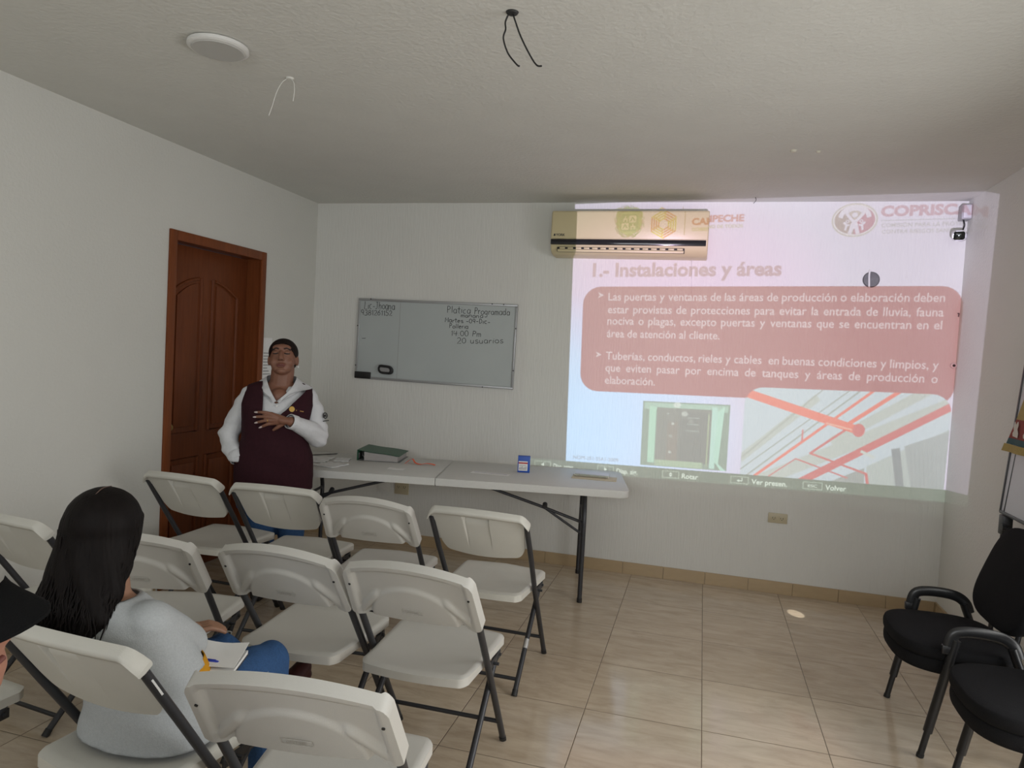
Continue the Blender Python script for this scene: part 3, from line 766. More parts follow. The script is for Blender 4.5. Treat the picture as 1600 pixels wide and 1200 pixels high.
# clear zip bags / cable ties spread in a heap
M_film = mat('clear_plastic_film', (.74, .75, .75), .18, spec=.7)
def bag(x, y, deg, sx, sy, seed, label):
    rs = random.Random(seed); mb = MB(); n = 9
    g = [[((i/(n-1)-.5)*sx, (j/(n-1)-.5)*sy, .0045+.003*rs.random()+.004*math.sin(i*1.7+seed)*math.sin(j*1.9)) for i in range(n)] for j in range(n)]
    mb.shell(g, [[(p[0], p[1], max(p[2]-.004, .0005)) for p in r] for r in g])
    o = mb.build('plastic_sleeve', M_film, None, smooth=60); on_table(o, x, y, deg); setp(o, label, 'plastic sleeve', 'clear plastic sleeves on the table'); return o
bag(-2.55, 4.34, 14, .17, .24, 1, 'crumpled clear plastic sleeve at the table end beside the presenter')
bag(-2.36, 4.19, -8, .16, .18, 2, 'glossy clear plastic sleeve nearest the table front edge, left of the binder')
o = bag(-2.40, 4.42, 20, .10, .14, 3, 'small clear plastic sleeve touching the left side of the green binder')
mb = MB(); mb.tube([(-.10, 0, .0035), (.10, 0, .0035)], .0033, 8); mb.tube([(.10, 0, .0035), (.112, 0, .0035)], [.0033, .0008], 8)
o = mb.build('pen', mat('black_pen', (.02, .02, .02), .3)); setp(o, 'thin black pen lying by the wall end of the plastic sleeves', 'pen'); on_table(o, -2.63, 4.56, 55)
# orange lanyard ribbon
rb = []
for k, (x, y, z) in enumerate([(-.09, -.02, .001), (-.07, .02, .022), (-.045, .01, .030), (-.02, -.01, .010), (.02, -.015, .003), (.06, .0, .010), (.10, .012, .006), (.12, .01, .001)]): rb.append((x, y, z))
pth = smooth_path(rb, 4); mb = MB(); tp = [[(p.x, p.y+d_, p.z+.0016) for p in pth] for d_ in (-.013, .013)]
mb.shell(tp, [[(x, y, max(z-.0014, 0)) for x, y, z in r] for r in tp])
o = mb.build('ribbon', mat('orange_ribbon', (.80, .10, .02), .6), None, smooth=60); setp(o, 'twisted orange ribbon lying beside the green binder', 'ribbon'); on_table(o, -1.89, 4.57, 4)
# folded slip of paper
mb = MB(); tp = [[(x, y, .002+.008*abs(math.sin(x*14))*(.5+y*6)) for x in [-.055+.011*k for k in range(11)]] for y in (-.03, 0, .03)]
mb.shell(tp, [[(x, y, max(z-.0015, 0)) for x, y, z in r] for r in tp]); o = mb.build('folded_paper', M_white, None, smooth=60)
setp(o, 'small folded white paper slip in front of the green binder', 'paper'); on_table(o, -1.93, 4.29, 10)
# blue box
bx = thing('ink_box', 'small blue box with a white and red label standing on the table', 'box'); on_table(bx, -1.155, 4.685, 14)
MB().box((-.042, -.024, 0), (.042, .024, .112), .002).build('carton', mat('blue_carton', (.010, .075, .42), .45), bx)
lb = MB().box((-.036, -.0252, .012), (.026, -.0238, .078)).build('label_panel', M_white, bx, smooth=None)
MB().box((-.036, -.0258, .060), (.026, -.0250, .070)).build('label_stripe', mat('red_print', (.45, .04, .04), .5), lb, smooth=None)
q = MB(); [q.box((-.030+.0088*k, -.0258, .018), (-.025+.0088*k, -.0250, .034+.004*(k % 3))) for k in range(6)]; q.box((-.030, -.0258, .046), (.018, -.0250, .049)); q.build('label_print', M_grey, lb, smooth=None)
# paper with a blue line
pp = thing('paper_sheet', 'blank white paper slip with a dark blue pen line near the table seam', 'paper'); on_table(pp, -1.335, 4.49, 3)
MB().box((-.13, -.035, 0), (.13, .035, .0012)).build('sheet', M_white, pp, smooth=None)
MB().box((-.115, .006, .0012), (.115, .010, .0016)).build('ink_line', mat('blue_ink', (.03, .04, .16), .5), pp, smooth=None)
# spiral notebook on a card
nb = thing('spiral_notebook', 'small wire-bound notebook lying on the right end of the table', 'notebook'); on_table(nb, -.69, 4.735, 5, TZ+.0025)
MB().box((-.115, -.004, 0), (.115, .13, .014), .001).build('page_block', mat('notebook_pages', (.62, .58, .52), .8, noise=(300, .2, 2, (.1, .1, 6))), nb)
MB().box((-.117, -.006, .014), (.117, .132, .016), .0006).build('cover', mat('pale_notebook_cover', (.62, .62, .66), .5), nb)
q = MB()
for k in range(24): q.tube([(-.108+.0094*k, -.004+.009*math.cos(R(a_)), .009+.0085*math.sin(R(a_))) for a_ in range(0, 360, 45)], .0014, 6, closed=True)
q.build('wire_binding', mat('bronze_wire', (.16, .12, .08), .35, metal=.8), nb)
o = MB().box((-.15, -.06, 0), (.15, .11, .0022), .0006).build('card', mat('cream_card', (.60, .52, .36), .7)); setp(o, 'cream card lying under the wire-bound notebook', 'card'); on_table(o, -.665, 4.70, 5)

# ------------------------------------------------------------------ air conditioner
AX0, AX1, AZ0, AZ1, AY = -1.107, -.026, 2.277, 2.583, 4.905
ac = thing('air_conditioner', 'cream split air conditioner with black stripe high on the back wall, under the slide heading', 'air conditioner', ((AX0+AX1)/2, YB, AZ0))
hw = (AX1-AX0)/2; dp = YB-AY; hh = AZ1-AZ0
M_ac = mat('cream_ac_plastic', (.60, .52, .32), .35, spec=.5); M_acg = mat('gloss_black_strip', (.010, .010, .014), .12, spec=.6); M_slot = mat('dark_outlet', (.03, .028, .025), .6)
yzprof = [(0, 0), (-dp*.55, 0), (-dp*.80, .012), (-dp*.94, .045), (-dp, .105), (-dp, hh-.02), (-dp*.96, hh-.004), (-dp*.9, hh), (0, hh)]
Px = Matrix(((0, 0, 1, 0), (1, 0, 0, 0), (0, 1, 0, 0), (0, 0, 0, 1)))
MB().prism(yzprof, -hw, hw, .010, Px, 3).build('casing', M_ac, ac)
MB().box((-hw+.008, -dp-.006, .108), (hw-.004, -dp+.004, hh-.012), .004).build('front_panel', M_ac, ac)
MB().box((-hw+.004, -dp-.010, .066), (hw-.012, -dp+.02, .104), .003).build('display_strip', M_acg, ac)
q = MB(); q.box((-hw+.05, -dp*.985, .018), (hw-.15, -dp*.60, .050), .002, mat=Mx((0, 0, 0), (0, 0, 0))); q.build('air_outlet', M_slot, ac)
v = MB(); v.box((-hw+.055, -dp*.99-.006, .016), (hw-.155, -dp*.93, .034), .003); v.build('louver', M_ac, ac)
for k in range(15): MB().box((-hw+.07+k*.058, -dp*.995-.004, .036), (-hw+.108+k*.058, -dp*.95, .047), .001).build('vane', M_ac, ac)
q = MB(); tr = text_tris('YORK', .03); k_ = .016/CAP
for t in tr: q.add([(-hw+.040+p[0]*k_, -dp-.0068, .125+p[1]*k_) for p in t], [(0, 1, 2)])
q.add([(-hw+.022, -dp-.0068, .125), (-hw+.036, -dp-.0068, .125), (-hw+.034, -dp-.0068, .141), (-hw+.026, -dp-.0068, .141)], [(0, 1, 2, 3)])
q.build('maker_lettering', M_ink, ac, smooth=None)
MB().tube(smooth_path([(hw-.10, -.03, .004), (hw-.10, -.012, -.04), (hw-.095, -.004, -.12), (hw-.085, -.004, -.24)], 5), .0022, 6).build('drain_wire', M_sticker, ac)

# ------------------------------------------------------------------ whiteboard with handwriting
WX0, WX1, WZ0, WZ1 = -2.690, -1.380, 1.293, 1.926; WW, WH = WX1-WX0, WZ1-WZ0
wbd = thing('whiteboard', 'wall whiteboard with handwritten appointment notes and a black eraser on it', 'whiteboard', (WX0, YB, WZ0)); wbd.rotation_euler = (0, R(.3), 0)
MB().box((0, -.012, 0), (WW, -.002, WH)).build('writing_surface', mat('grey_white_enamel', (.46, .50, .50), .22, spec=.5, noise=(3, .04, 5)), wbd, smooth=None)
q = MB(); f = .014
q.box((-.004, -.020, -.004), (WW+.004, 0, f), .003).box((-.004, -.020, WH-f), (WW+.004, 0, WH+.004), .003).box((-.004, -.020, f), (f-.002, 0, WH-f), .003).box((WW-f+.002, -.020, f), (WW+.004, 0, WH-f), .003)
q.build('frame', mat('brushed_aluminium', (.42, .43, .44), .4, metal=.6), wbd)
MB().box((.272*WW, -.0128, f), (.2745*WW, -.0118, WH-f)).build('ruled_line', M_grey, wbd, smooth=None)
MB().box((-.004, -.028, -.002), (.135, -.012, .052), .004).build('marker_tray', M_dark, wbd)
q = MB()
for fx, fz in ((0, .16), (0, .66), (1, .22), (1, .72), (.85, 1), (.92, 1), (.08, 1), (.82, 0)):
    q.lathe([(.005, 0), (.005, .003), (0, .004)], 8, Mx((fx*WW, -.020, fz*WH), (R(90), 0, 0)))
q.build('rivet', M_ink, wbd)
# stroke alphabet, cell 0..1 wide, cap height 1, x-height .62
def arc(cx, cy, rx, ry, a0, a1, n=9): return [(cx+rx*math.cos(R(a0+(a1-a0)*k/n)), cy+ry*math.sin(R(a0+(a1-a0)*k/n))) for k in range(n+1)]
GL = {'L': [[(.1, 1), (.08, 0), (.6, .02)]], 'i': [[(.2, .6), (.18, 0)], [(.22, .8), (.23, .84)]], 'c': [arc(.38, .3, .3, .3, 60, 300)], '-': [[(.1, .36), (.5, .36)]], '.': [[(.15, .02), (.17, .05)]], ':': [[(.2, .5), (.2, .56)], [(.2, .1), (.2, .16)]],
  'J': [[(.1, 1), (.6, 1)], [(.42, 1), (.42, .2)]+arc(.22, .2, .2, .2, 0, -150, 5)], 'h': [[(.1, 1), (.1, 0)], [(.1, .35)]+arc(.32, .38, .2, .22, 150, 0, 5)+[(.52, 0)]], 'o': [arc(.35, .3, .28, .3, 90, 450, 12)], 'a': [arc(.32, .3, .26, .3, 60, 400, 10), [(.58, .6), (.6, 0)]],
  'n': [[(.08, .6), (.08, 0)], [(.08, .35)]+arc(.3, .36, .22, .24, 150, 0, 5)+[(.52, 0)]], 'P': [[(.1, 1), (.1, 0)], [(.1, 1)]+arc(.25, .75, .32, .25, 90, -90, 7)+[(.1, .5)]], 'l': [[(.18, 1), (.16, 0)]], 't': [[(.25, .95), (.25, .08), (.42, 0)], [(.02, .62), (.5, .62)]],
  'r': [[(.1, .6), (.1, 0)], [(.1, .36)]+arc(.3, .36, .2, .22, 160, 50, 4)], 'g': [arc(.3, .32, .24, .28, 50, 400, 10), [(.55, .6), (.55, -.2)]+arc(.32, -.2, .23, .18, 0, -150, 5)], 'm': [[(.08, .6), (.08, 0)], [(.08, .4)]+arc(.23, .42, .15, .18, 150, 0, 4)+[(.38, 0)], [(.38, .4)]+arc(.53, .42, .15, .18, 150, 0, 4)+[(.68, 0)]],
  'd': [arc(.3, .3, .24, .3, 50, 400, 10), [(.56, 1), (.56, 0)]], 'M': [[(.08, 0), (.1, 1), (.38, .4), (.66, 1), (.7, 0)]], 'e': [[(.1, .32), (.58, .34)]+arc(.35, .3, .25, .3, 20, 310, 9)], 's': [arc(.33, .46, .2, .15, 40, 230, 6)+arc(.33, .15, .22, .15, 80, -150, 7)], 'D': [[(.1, 0), (.1, 1)]+arc(.12, .5, .5, .5, 90, -90, 8)],
  'u': [[(.1, .6), (.1, .22)]+arc(.32, .22, .22, .22, 180, 350, 6)+[(.55, .6), (.56, 0)]], 'p': [[(.1, .6), (.1, -.35)], arc(.32, .3, .24, .3, 160, -160, 9)], 'y': [[(.08, .6), (.32, .05)], [(.58, .6), (.2, -.35)]],
  '0': [arc(.34, .5, .28, .5, 90, 450, 12)], '1': [[(.1, .78), (.3, 1), (.28, 0)]], '2': [arc(.32, .72, .26, .28, 160, -30, 7)+[(.06, .0), (.64, .04)]], '3': [arc(.28, .74, .26, .26, 140, -80, 7)+arc(.28, .25, .3, .26, 80, -150, 8)], '4': [[(.16, .95), (.04, .42), (.66, .46)], [(.54, .92), (.46, 0)]],
  '5': [[(.58, 1), (.14, 1), (.12, .58)]+arc(.28, .3, .3, .3, 110, -150, 8)], '6': [[(.5, 1), (.2, .6)]+arc(.33, .28, .25, .28, 160, 520, 10)], '8': [arc(.33, .74, .22, .25, -90, 270, 10), arc(.33, .25, .28, .26, 90, 450, 10)], '9': [arc(.32, .68, .24, .3, 30, 390, 10), [(.56, .8), (.5, 0)]], ' ': []}
WD = {'i': .35, 'l': .35, '.': .3, ':': .38, 'm': .8, 'M': .82, '-': .6, 't': .52, 'r': .5, 's': .6, '1': .45, ' ': .5}
def handwriting(txt, fx0, fx1, fy, cap, rise, seed):
    """fx0..fx1 across the board, fy down the board, cap height in metres"""
    rs = random.Random(seed); tot = sum(WD.get(c_, .7) for c_ in txt); k = (fx1-fx0)*WW/tot; x = 0; mb = MB()
    for c_ in txt:
        jy = rs.uniform(-.05, .05); js = rs.uniform(.93, 1.07); sl = rs.uniform(-.04, .08)
        for st in GL[c_]:
            pts = [(fx0*WW+(x+(p[0]+p[1]*sl)*.95)*k, -.0126, (1-fy)*WH+rise*x/tot+(p[1]*js+jy)*cap) for p in st]
            if len(pts) > 1: mb.tube(pts, 0.0020, 5)
        x += WD.get(c_, .7)
    return mb.build('handwriting', M_ink, wbd, smooth=None)
handwriting('Lic-Jhoana', .035, .240, .125, .058, .004, 1); handwriting('9381261152', .015, .225, .205, .040, .006, 2)
handwriting('Platica', .572, .722, .125, .050, -.001, 3); handwriting('Programada', .742, .960, .127, .048, -.001, 13); handwriting('manana', .66, .80, .172, .030, .0, 4); handwriting('Martes -09-Dic-', .562, .845, .243, .034, .002, 5)
handwriting('Polleria', .592, .712, .312, .034, .0, 6); handwriting('14:00 Pm', .602, .795, .402, .040, .004, 7); handwriting('20 usuarios', .645, .930, .492, .042, .022, 8)
q = MB(); q.tube([(.03*WW, -.0126, .50*WH), (.055*WW, -.0126, .505*WH)], .002, 5); q.build('handwriting', M_ink, wbd, smooth=None)
# magnetic eraser, rounded bean shape with a grey felt center
er = thing('board_eraser', 'black oval eraser with grey center stuck on the whiteboard lower left', 'eraser', (WX0+.205*WW, YB-.012, WZ0+.125*WH))
Pw = Matrix(((1, 0, 0, 0), (0, 0, -1, 0), (0, 1, 0, 0), (0, 0, 0, 1)))
def bean(a, b): return [((a-b)*(1 if math.cos(t) > 0 else -1)*min(1, abs(math.cos(t))*6)+b*math.cos(t), b*math.sin(t)*(1-.10*math.cos(t))-.16*a*math.cos(t)) for t in [2*PI*(k+.5)/36 for k in range(36)]]
MB().prism(bean(.062, .036), .0015, .034, .006, Pw, 3).build('shell', M_dark, er)
MB().prism(bean(.042, .016), .0335, .0375, .002, Pw).build('grip_inset', mat('grey_rubber', (.28, .28, .28), .7), er)

# ------------------------------------------------------------------ small things on the walls
M_cream = mat('cream_socket', (.52, .46, .32), .4); M_pearl = mat('pale_grey_plate', (.5, .5, .48), .4)
def socket(x, z, label, w_=.125, h_=.068, m=M_cream, outlets=True):
    s_ = thing('wall_socket', label, 'wall socket', (x, YB, z))
    MB().box((-w_/2, -.011, -h_/2), (w_/2, 0, h_/2), .004).build('cover_plate', m, s_)
    if outlets:
        for k in (-.026, .026):
            f_ = MB().box((k-.018, -.0135, -.016), (k+.018, -.010, .016), .003).build('outlet', m, s_)
            MB().box((k-.009, -.0140, -.004), (k-.006, -.0133, .008)).box((k+.006, -.0140, -.004), (k+.009, -.0133, .008)).lathe([(.003, 0), (.003, .0006)], 8, Mx((k, -.0134, -.009), (R(90), 0, 0))).build('slot', M_ink, f_, smooth=None)
    return s_
socket(.557, .523, 'cream double wall socket low on the back wall, right of the table')
socket(-2.245, .452, 'cream wall socket seen just under the left half of the table', .12, .12)
o = socket(-2.40, .452, 'pale blank wall plate beside the socket under the table', .10, .10, M_wall, False); o.name = 'wall_plate'; o['category'] = 'wall plate'
# round junction hole with a white cable across it
jp = thing('junction_cover', 'round grey junction cover with a white cable, on the slide above the red panel', 'junction cover', (1.029, YB, 2.171))
MB().lathe([(0, 0), (.052, 0), (.052, .004), (.046, .009), (0, .010)], 28, Mx((0, 0, 0), (R(90), 0, 0))).build('cover', mat('mottled_zinc', (.13, .13, .13), .5, metal=.3, noise=(40, .4, 4)), jp)
MB().tube(smooth_path([(-.012, -.010, .062), (-.016, -.014, .03), (-.013, -.014, -.02), (-.010, -.011, -.055)], 5), .0058, 8).build('cable', M_sticker, jp)
# security camera and its box in the corner
M_camw = mat('white_camera_plastic', (.66, .66, .66), .4)
jb_ = thing('junction_box', 'square grey surface box in the upper right corner, above the security camera', 'junction box', (1.535, YB, 2.555))
MB().box((-.028, -.075, 0), (.028, 0, .095), .004).build('box_body', mat('grey_box_plastic', (.36, .35, .37), .45), jb_)
MB().box((-.020, -.081, .008), (.026, -.075, .088), .003).build('box_lid', mat('pale_box_lid', (.6, .59, .62), .4), jb_)
scm = thing('security_camera', 'white bullet security camera with black face in the upper right corner', 'security camera', (1.535, YB, 2.46))
MB().lathe([(0, 0), (.034, 0), (.034, .012), (.026, .026), (.012, .040), (0, .041)], 20, Mx((0, 0, 0), (R(90), 0, 0))).build('mount', M_camw, scm)
MB().tube([(0, -.03, 0), (-.015, -.07, .0), (-.045, -.10, -.008)], .011, 10).build('bracket_arm', M_camw, scm)
bm_ = Mx((-.075, -.205, -.030), (R(90+12), 0, R(-14)))
cb_ = MB().prism(rrect(-.036, -.030, .036, .030, .018, 5), -.11, .055, .006, bm_).build('camera_body', M_camw, scm)
MB().prism(rrect(-.031, -.026, .031, .026, .015, 5), .054, .0585, .003, bm_).build('lens_face', mat('black_glass_face', (.006, .007, .007), .1, spec=.6), cb_)
MB().lathe([(0, 0), (.011, 0), (.009, .003), (0, .004)], 16, bm_ @ Matrix.Translation((0, 0, .0582))).build('lens', mat('lens_glass', (.012, .02, .016), .05, spec=.8), cb_)
MB().tube(smooth_path([(1.525, YB-.05, 2.556), (1.532, YB-.055, 2.52), (1.530, YB-.03, 2.49)], 5), .005, 8).build('camera_cable', M_dark, None)
o = bpy.data.objects['camera_cable']; setp(o, 'short dark cable between the grey box and the security camera', 'cable')
# stubs in the corner
st_ = thing('pipe_stub', 'small capped pipe stub in the right corner beside the red panel', 'pipe stub', (1.548, YB, 1.632))
MB().lathe([(0, 0), (.018, 0), (.018, .018), (.014, .020), (0, .020)], 16, Mx((0, 0, 0), (R(90), 0, 0))).build('collar', M_camw, st_); MB().lathe([(0, 0), (.0085, 0), (.0085, .003), (0, .003)], 12, Mx((0, -.020, 0), (R(90), 0, 0))).build('hole', M_ink, st_)
o = MB().tube([(1.552, YB, 1.968), (1.552, YB-.022, 1.966), (1.549, YB-.028, 1.945)], .0035, 8).build('wall_hook', mat('grey_hook', (.2, .18, .2), .5, metal=.4)); setp(o, 'tiny grey hook in the corner above the pipe stub', 'hook')
# notice on the left wall behind the presenter
nt_ = thing('wall_notice', 'white printed notice on the wall between the door frame and the presenter', 'notice', (XL, 4.505, 1.42))
MB().box((0, -.055, -.15), (.002, .055, .15)).build('sheet', M_white, nt_, smooth=None)
q = MB(); [q.box((.002, -.045, -.12+.022*k), (.0026, .045-.02*(k % 3), -.112+.022*k)) for k in range(8)]; q.build('printed_lines', M_grey, nt_, smooth=None)

# ------------------------------------------------------------------ things on the ceiling
lt = thing('ceiling_light', 'round white ceiling light panel, switched off', 'ceiling light', (-1.897, 2.362, HC))
MB().lathe([(0, 0), (.100, 0), (.112, -.004), (.113, -.016), (.105, -.022), (.100, -.0225), (0, -.0225)][::-1], 48).build('trim_ring', mat('white_lamp_ring', (.70, .70, .68), .4), lt)
MB().lathe([(0, -.0255), (.094, -.0255), (.098, -.0225), (0, -.022)], 48).build('diffuser', mat('grey_white_diffuser', (.50, .50, .48), .5), lt)
def wires(name, label, x, y, paths, m, r_, cap=None):
    t_ = thing(name, label, 'hanging wires', (x, y, HC))
    if cap: MB().lathe([(0, .0), (cap, 0), (cap*.8, -.006), (0, -.008)][::-1], 20).build('hole_rim', M_ink if m is M_dark else M_ceil, t_)
    for p in paths: MB().tube(smooth_path(p, 6), r_, 7).build('wire', m, t_)
    return t_
wires('ceiling_wires', 'two black bare-ended wires hanging from a hole in the ceiling', -.690, 2.285, [
  [(.0, 0, .0), (.012, .0, -.03), (.030, .01, -.075), (.060, .02, -.13), (.085, .03, -.165), (.105, .025, -.172)],
  [(-.01, 0, 0), (-.022, 0, -.03), (-.020, .0, -.055), (-.026, .0, -.085), (-.010, .01, -.13), (.020, .02, -.165), (.030, .02, -.170)]], M_dark, .0030, .022)
wires('ceiling_wires', 'white thin wires drooping from the ceiling near the round light', -1.80, 2.70, [
  [(0, 0, 0), (-.03, -.005, -.015), (-.055, -.01, -.06), (-.075, -.01, -.12), (-.09, -.01, -.16)], [(0, 0, 0), (.02, 0, -.02), (.025, 0, -.06), (.02, 0, -.10)]], M_ceil, .0017, .018)
M_blob = mat('pale_plaster_blob', (.72, .70, .60), .8)
for x_, y_, r_, lab in ((.377, 3.927, .018, 'larger of two pale plaster blobs on the ceiling before the slide'), (.50, 3.95, .012, 'smaller of two pale plaster blobs on the ceiling before the slide')):
    setp(MB().lathe([(0, 0), (r_, 0), (r_*.7, -.008), (0, -.011)][::-1], 12, Mx((x_, y_, HC))).build('ceiling_patch', M_blob), lab, 'plaster blob')
o = MB().tube(smooth_path([(.26, 4.98, HC), (.265, 4.98, HC-.02), (.25, 4.985, HC-.04)], 4), .002, 6).build('wire_stub', M_dark); setp(o, 'tiny dark wire end on the ceiling over the slide top edge', 'wire')

# ------------------------------------------------------------------ black upholstered visitor chairs along the right wall
def pad(outline, t0, t1, crown, n=9):
    """upholstered pad: outline (x,y) swelling from a thin rim to a domed face; returns MB in x,y,z"""
    cx = sum(p[0] for p in outline)/len(outline); cy = sum(p[1] for p in outline)/len(outline); m = len(outline); mb = MB(); bm = mb.bm
    def ring(k, z): return [bm.verts.new((cx+(x-cx)*k, cy+(y-cy)*k, z)) for x, y in outline]
    rings = []
    for i in range(7):
        a_ = R(-90+180*i/6); k = 1-.035*(1-math.cos(a_)); z = (t0+t1)/2+(t1-t0)/2*math.sin(a_)
        rings.append(ring(k, z))
    for k in (.85, .7, .5, .3, .12): rings.append(ring(k, t1+crown*(1-k*k)/(1-.03)))
    for A, B in zip(rings[:-1], rings[1:]):
        for j in range(m): bm.faces.new((A[j], A[(j+1) % m], B[(j+1) % m], B[j]))
    bm.faces.new(rings[-1]); bm.faces.new(rings[0][::-1]); return mb
def superpts(a, b, e, n=48, taper=0.0, cy=0.0):
    out = []
    for k in range(n):
        t = 2*PI*k/n; c_, s_ = math.cos(t), math.sin(t)
        x = a*math.copysign(abs(c_)**(2/e), c_); y = b*math.copysign(abs(s_)**(2/e), s_)
        out.append((x*(1+taper*y/b), cy+y))
    return out
def visitor_chair(label, loc, rz, arms):
    t = thing('visitor_chair', label, 'chair', loc, rz, 'black upholstered chairs')
    sp_ = pad(superpts(.255, .230, 3.0, taper=-.03, cy=.13), .398, .448, .026).build('seat_cushion', M_fabric, t, smooth=60)
    pad(superpts(.250, .225, 3.0, taper=-.03, cy=.13), .340, .397, .001).build('seat_pan', M_fabric, t, smooth=60)
    bk = pad(superpts(.245, .215, 3.3, taper=-.10), 0, .05, .014)
    bm_ = Matrix.Translation((0, -.130, .700)) @ Euler((R(90-17), 0, R(180))).to_matrix().to_4x4()
    bmesh.ops.transform(bk.bm, matrix=bm_, verts=bk.bm.verts[:]); bk.build('back_cushion', M_fabric, t, smooth=60)
    bs = pad(superpts(.235, .205, 3.3, taper=-.10), -.018, .0, .0)
    bmesh.ops.transform(bs.bm, matrix=bm_, verts=bs.bm.verts[:]); bs.build('back_shell', M_dark, t, smooth=60)
    MB().box((-.10, -.10, .385), (.10, -.02, .40), .003).tube(smooth_path([(-.06, .05, .385), (-.06, -.09, .40), (-.06, -.125, .50), (-.06, -.135, .60)], 5), .011, 8).tube(smooth_path([(.06, .05, .385), (.06, -.09, .40), (.06, -.125, .50), (.06, -.135, .60)], 5), .011, 8).build('back_bracket', M_blackmetal, t, smooth=60)
    for s in (-1, 1):
        X = s*(.268 if arms else .235)
        zt = .50 if arms else .385
        up_ = Vector((X, .27-.085*zt/.45, zt)); ft = Vector((X, .272, 0)); kx = ft.lerp(up_, .22)
        lg = MB().tube([kx, up_], .0215, 12, sx=.8).build('leg', M_blackmetal, t, smooth=60)
        MB().tube([ft.lerp(up_, .01), kx.lerp(up_, .06)], .0125, 12).build('inner_leg', M_blackmetal, lg, smooth=60); MB().tube([ft, ft.lerp(up_, .03)], .0145, 12).build('foot_cap', M_foot, lg, smooth=60)
        ur = Vector((X, -.02, zt)); fr_ = Vector((X, -.215, 0)); kr = fr_.lerp(ur, .22)
        lg = MB().tube([kr, ur], .0215, 12, sx=.8).build('leg', M_blackmetal, t, smooth=60)
        MB().tube([fr_.lerp(ur, .01), kr.lerp(ur, .06)], .0125, 12).build('inner_leg', M_blackmetal, lg, smooth=60); MB().tube([fr_, fr_.lerp(ur, .03)], .0145, 12).build('foot_cap', M_foot, lg, smooth=60)
        MB().tube([(X, .20, .375), (X, .0, .375)], .011, 10).build('side_rail', M_blackmetal, t, smooth=60)
        if arms:
            ar = MB(); ar.tube(smooth_path([(X, .200, .46), (X, .190, .51), (X, .165, .532), (X, .10, .539), (X, .02, .532), (X, -.025, .505), (X, -.045, .46)], 5), .0125, 10, sx=1.9)
            ar.build('armrest', M_armpad, t, smooth=60)
            MB().box((X-.012 if s > 0 else X-.012, .19, .44), (X+.012, .225, .475), .004).build('arm_joint', M_dark, t)
    MB().tube([(-.268 if arms else -.235, .20, .375), (.268 if arms else .235, .20, .375)], .011, 10).tube([(-.268 if arms else -.235, .0, .375), (.268 if arms else .235, .0, .375)], .011, 10).build('cross_rail', M_blackmetal, t, smooth=60)
    return t
visitor_chair('black upholstered chair with armrests, before the easel by the right wall', (1.222, 3.428, 0), R(90), True)
visitor_chair('armless black upholstered chair cut by the right edge, nearest on the right', (1.315, 2.835, 0), R(88), False)

# ------------------------------------------------------------------ easel board leaning along the right wall, with a cloth over it
ez = thing('easel_board', 'white presentation board on a black easel stand at the right edge', 'easel', (1.46, 3.65, 0))
ezm = Mx((.012, 0, .905), (0, R(4.2), 0))
MB().box((-.008, -.33, 0), (.006, .33, .88), .002, mat=ezm).build('board', mat('white_board_film', (.52, .53, .57), .35, noise=(5, .03, 4)), ez, smooth=None)
q = MB()
for lo, hi in (((-.013, .322, -.006), (.010, .336, .886)), ((-.013, -.336, -.006), (.010, -.322, .886)), ((-.013, -.33, -.010), (.010, .33, .006)), ((-.013, -.33, .874), (.010, .33, .890))): q.box(lo, hi, .002, mat=ezm)
q.build('board_frame', mat('dark_grey_frame', (.05, .05, .055), .4, metal=.3), ez)
for yy in (.27, -.27):
    MB().tube([(.035, yy, 1.2), (.012, yy+.02*(1 if yy > 0 else -1), .9), (-.020, yy+.03*(1 if yy > 0 else -1), 0)], .011, 10).build('leg', M_blackmetal, ez, smooth=60)
    k_ = MB().box((-.012, yy-.022, .80), (.032, yy+.03, .895), .004).build('clamp', M_dark, ez)
    MB().lathe([(0, 0), (.016, 0), (.016, .014), (0, .016)], 14, Mx((-.012, yy-.05, .845), (0, R(-90), 0))).tube([(-.012, yy-.05, .845), (.014, yy-.02, .845)], .005, 8).build('clamp_knob', M_dark, k_)
cl = thing('draped_cloth', 'yellow cloth with red and teal bands hanging over the easel board', 'cloth', (1.462, 3.65, .905))
def cband(name, z0, z1, m, extra=0.0):
    mb = MB(); n = 14
    def P(i, z, o_): 
        f_ = i/(n-1); y = (.333-.42*(z-.325)) - f_*.60
        return ezm_l @ Vector((-.020-.007*math.sin(f_*17+z*9)-extra-o_, y, z-.035*f_*0))
    zs = [z0+(z1-z0)*k/4 for k in range(5)]
    mb.shell([[P(i, z, .0035) for i in range(n)] for z in zs], [[P(i, z, 0) for i in range(n)] for z in zs]); return mb.build(name, m, cl, smooth=60)
ezm_l = Euler((0, R(4.2), 0)).to_matrix().to_4x4()
M_yel = mat('ochre_yellow_cloth', (.36, .27, .09), .9, noise=(90, .2, 3), bump=(300, .0006)); M_redc = mat('brick_red_cloth', (.24, .045, .035), .9, noise=(90, .2, 3)); M_teal = mat('dark_teal_cloth', (.045, .095, .105), .9); M_em = mat('cream_embroidery', (.6, .56, .5), .9)
cband('hem_fold', .300, .338, M_yel, .008); cband('teal_band', .338, .368, M_teal); cband('red_band', .368, .462, M_redc); cband('upper_panel', .462, .86, M_yel)
for k in range(3):
    y0 = .225-.115*k
    fig = [(-.028, 0), (.020, .004), (.026, .018), (.016, .030), (.024, .048), (.020, .074), (.010, .062), (-.002, .064), (-.012, .076), (-.018, .058), (-.012, .040), (-.026, .022)]
    em_ = MB(); em_.prism([(y0+a_, .376+b) for a_, b in fig], .030, .0335, 0, ezm_l @ Matrix(((0, 0, -1, 0), (1, 0, 0, 0), (0, 1, 0, 0), (0, 0, 0, 1))))
    em_.build('embroidered_figure', M_em, cl, smooth=None)

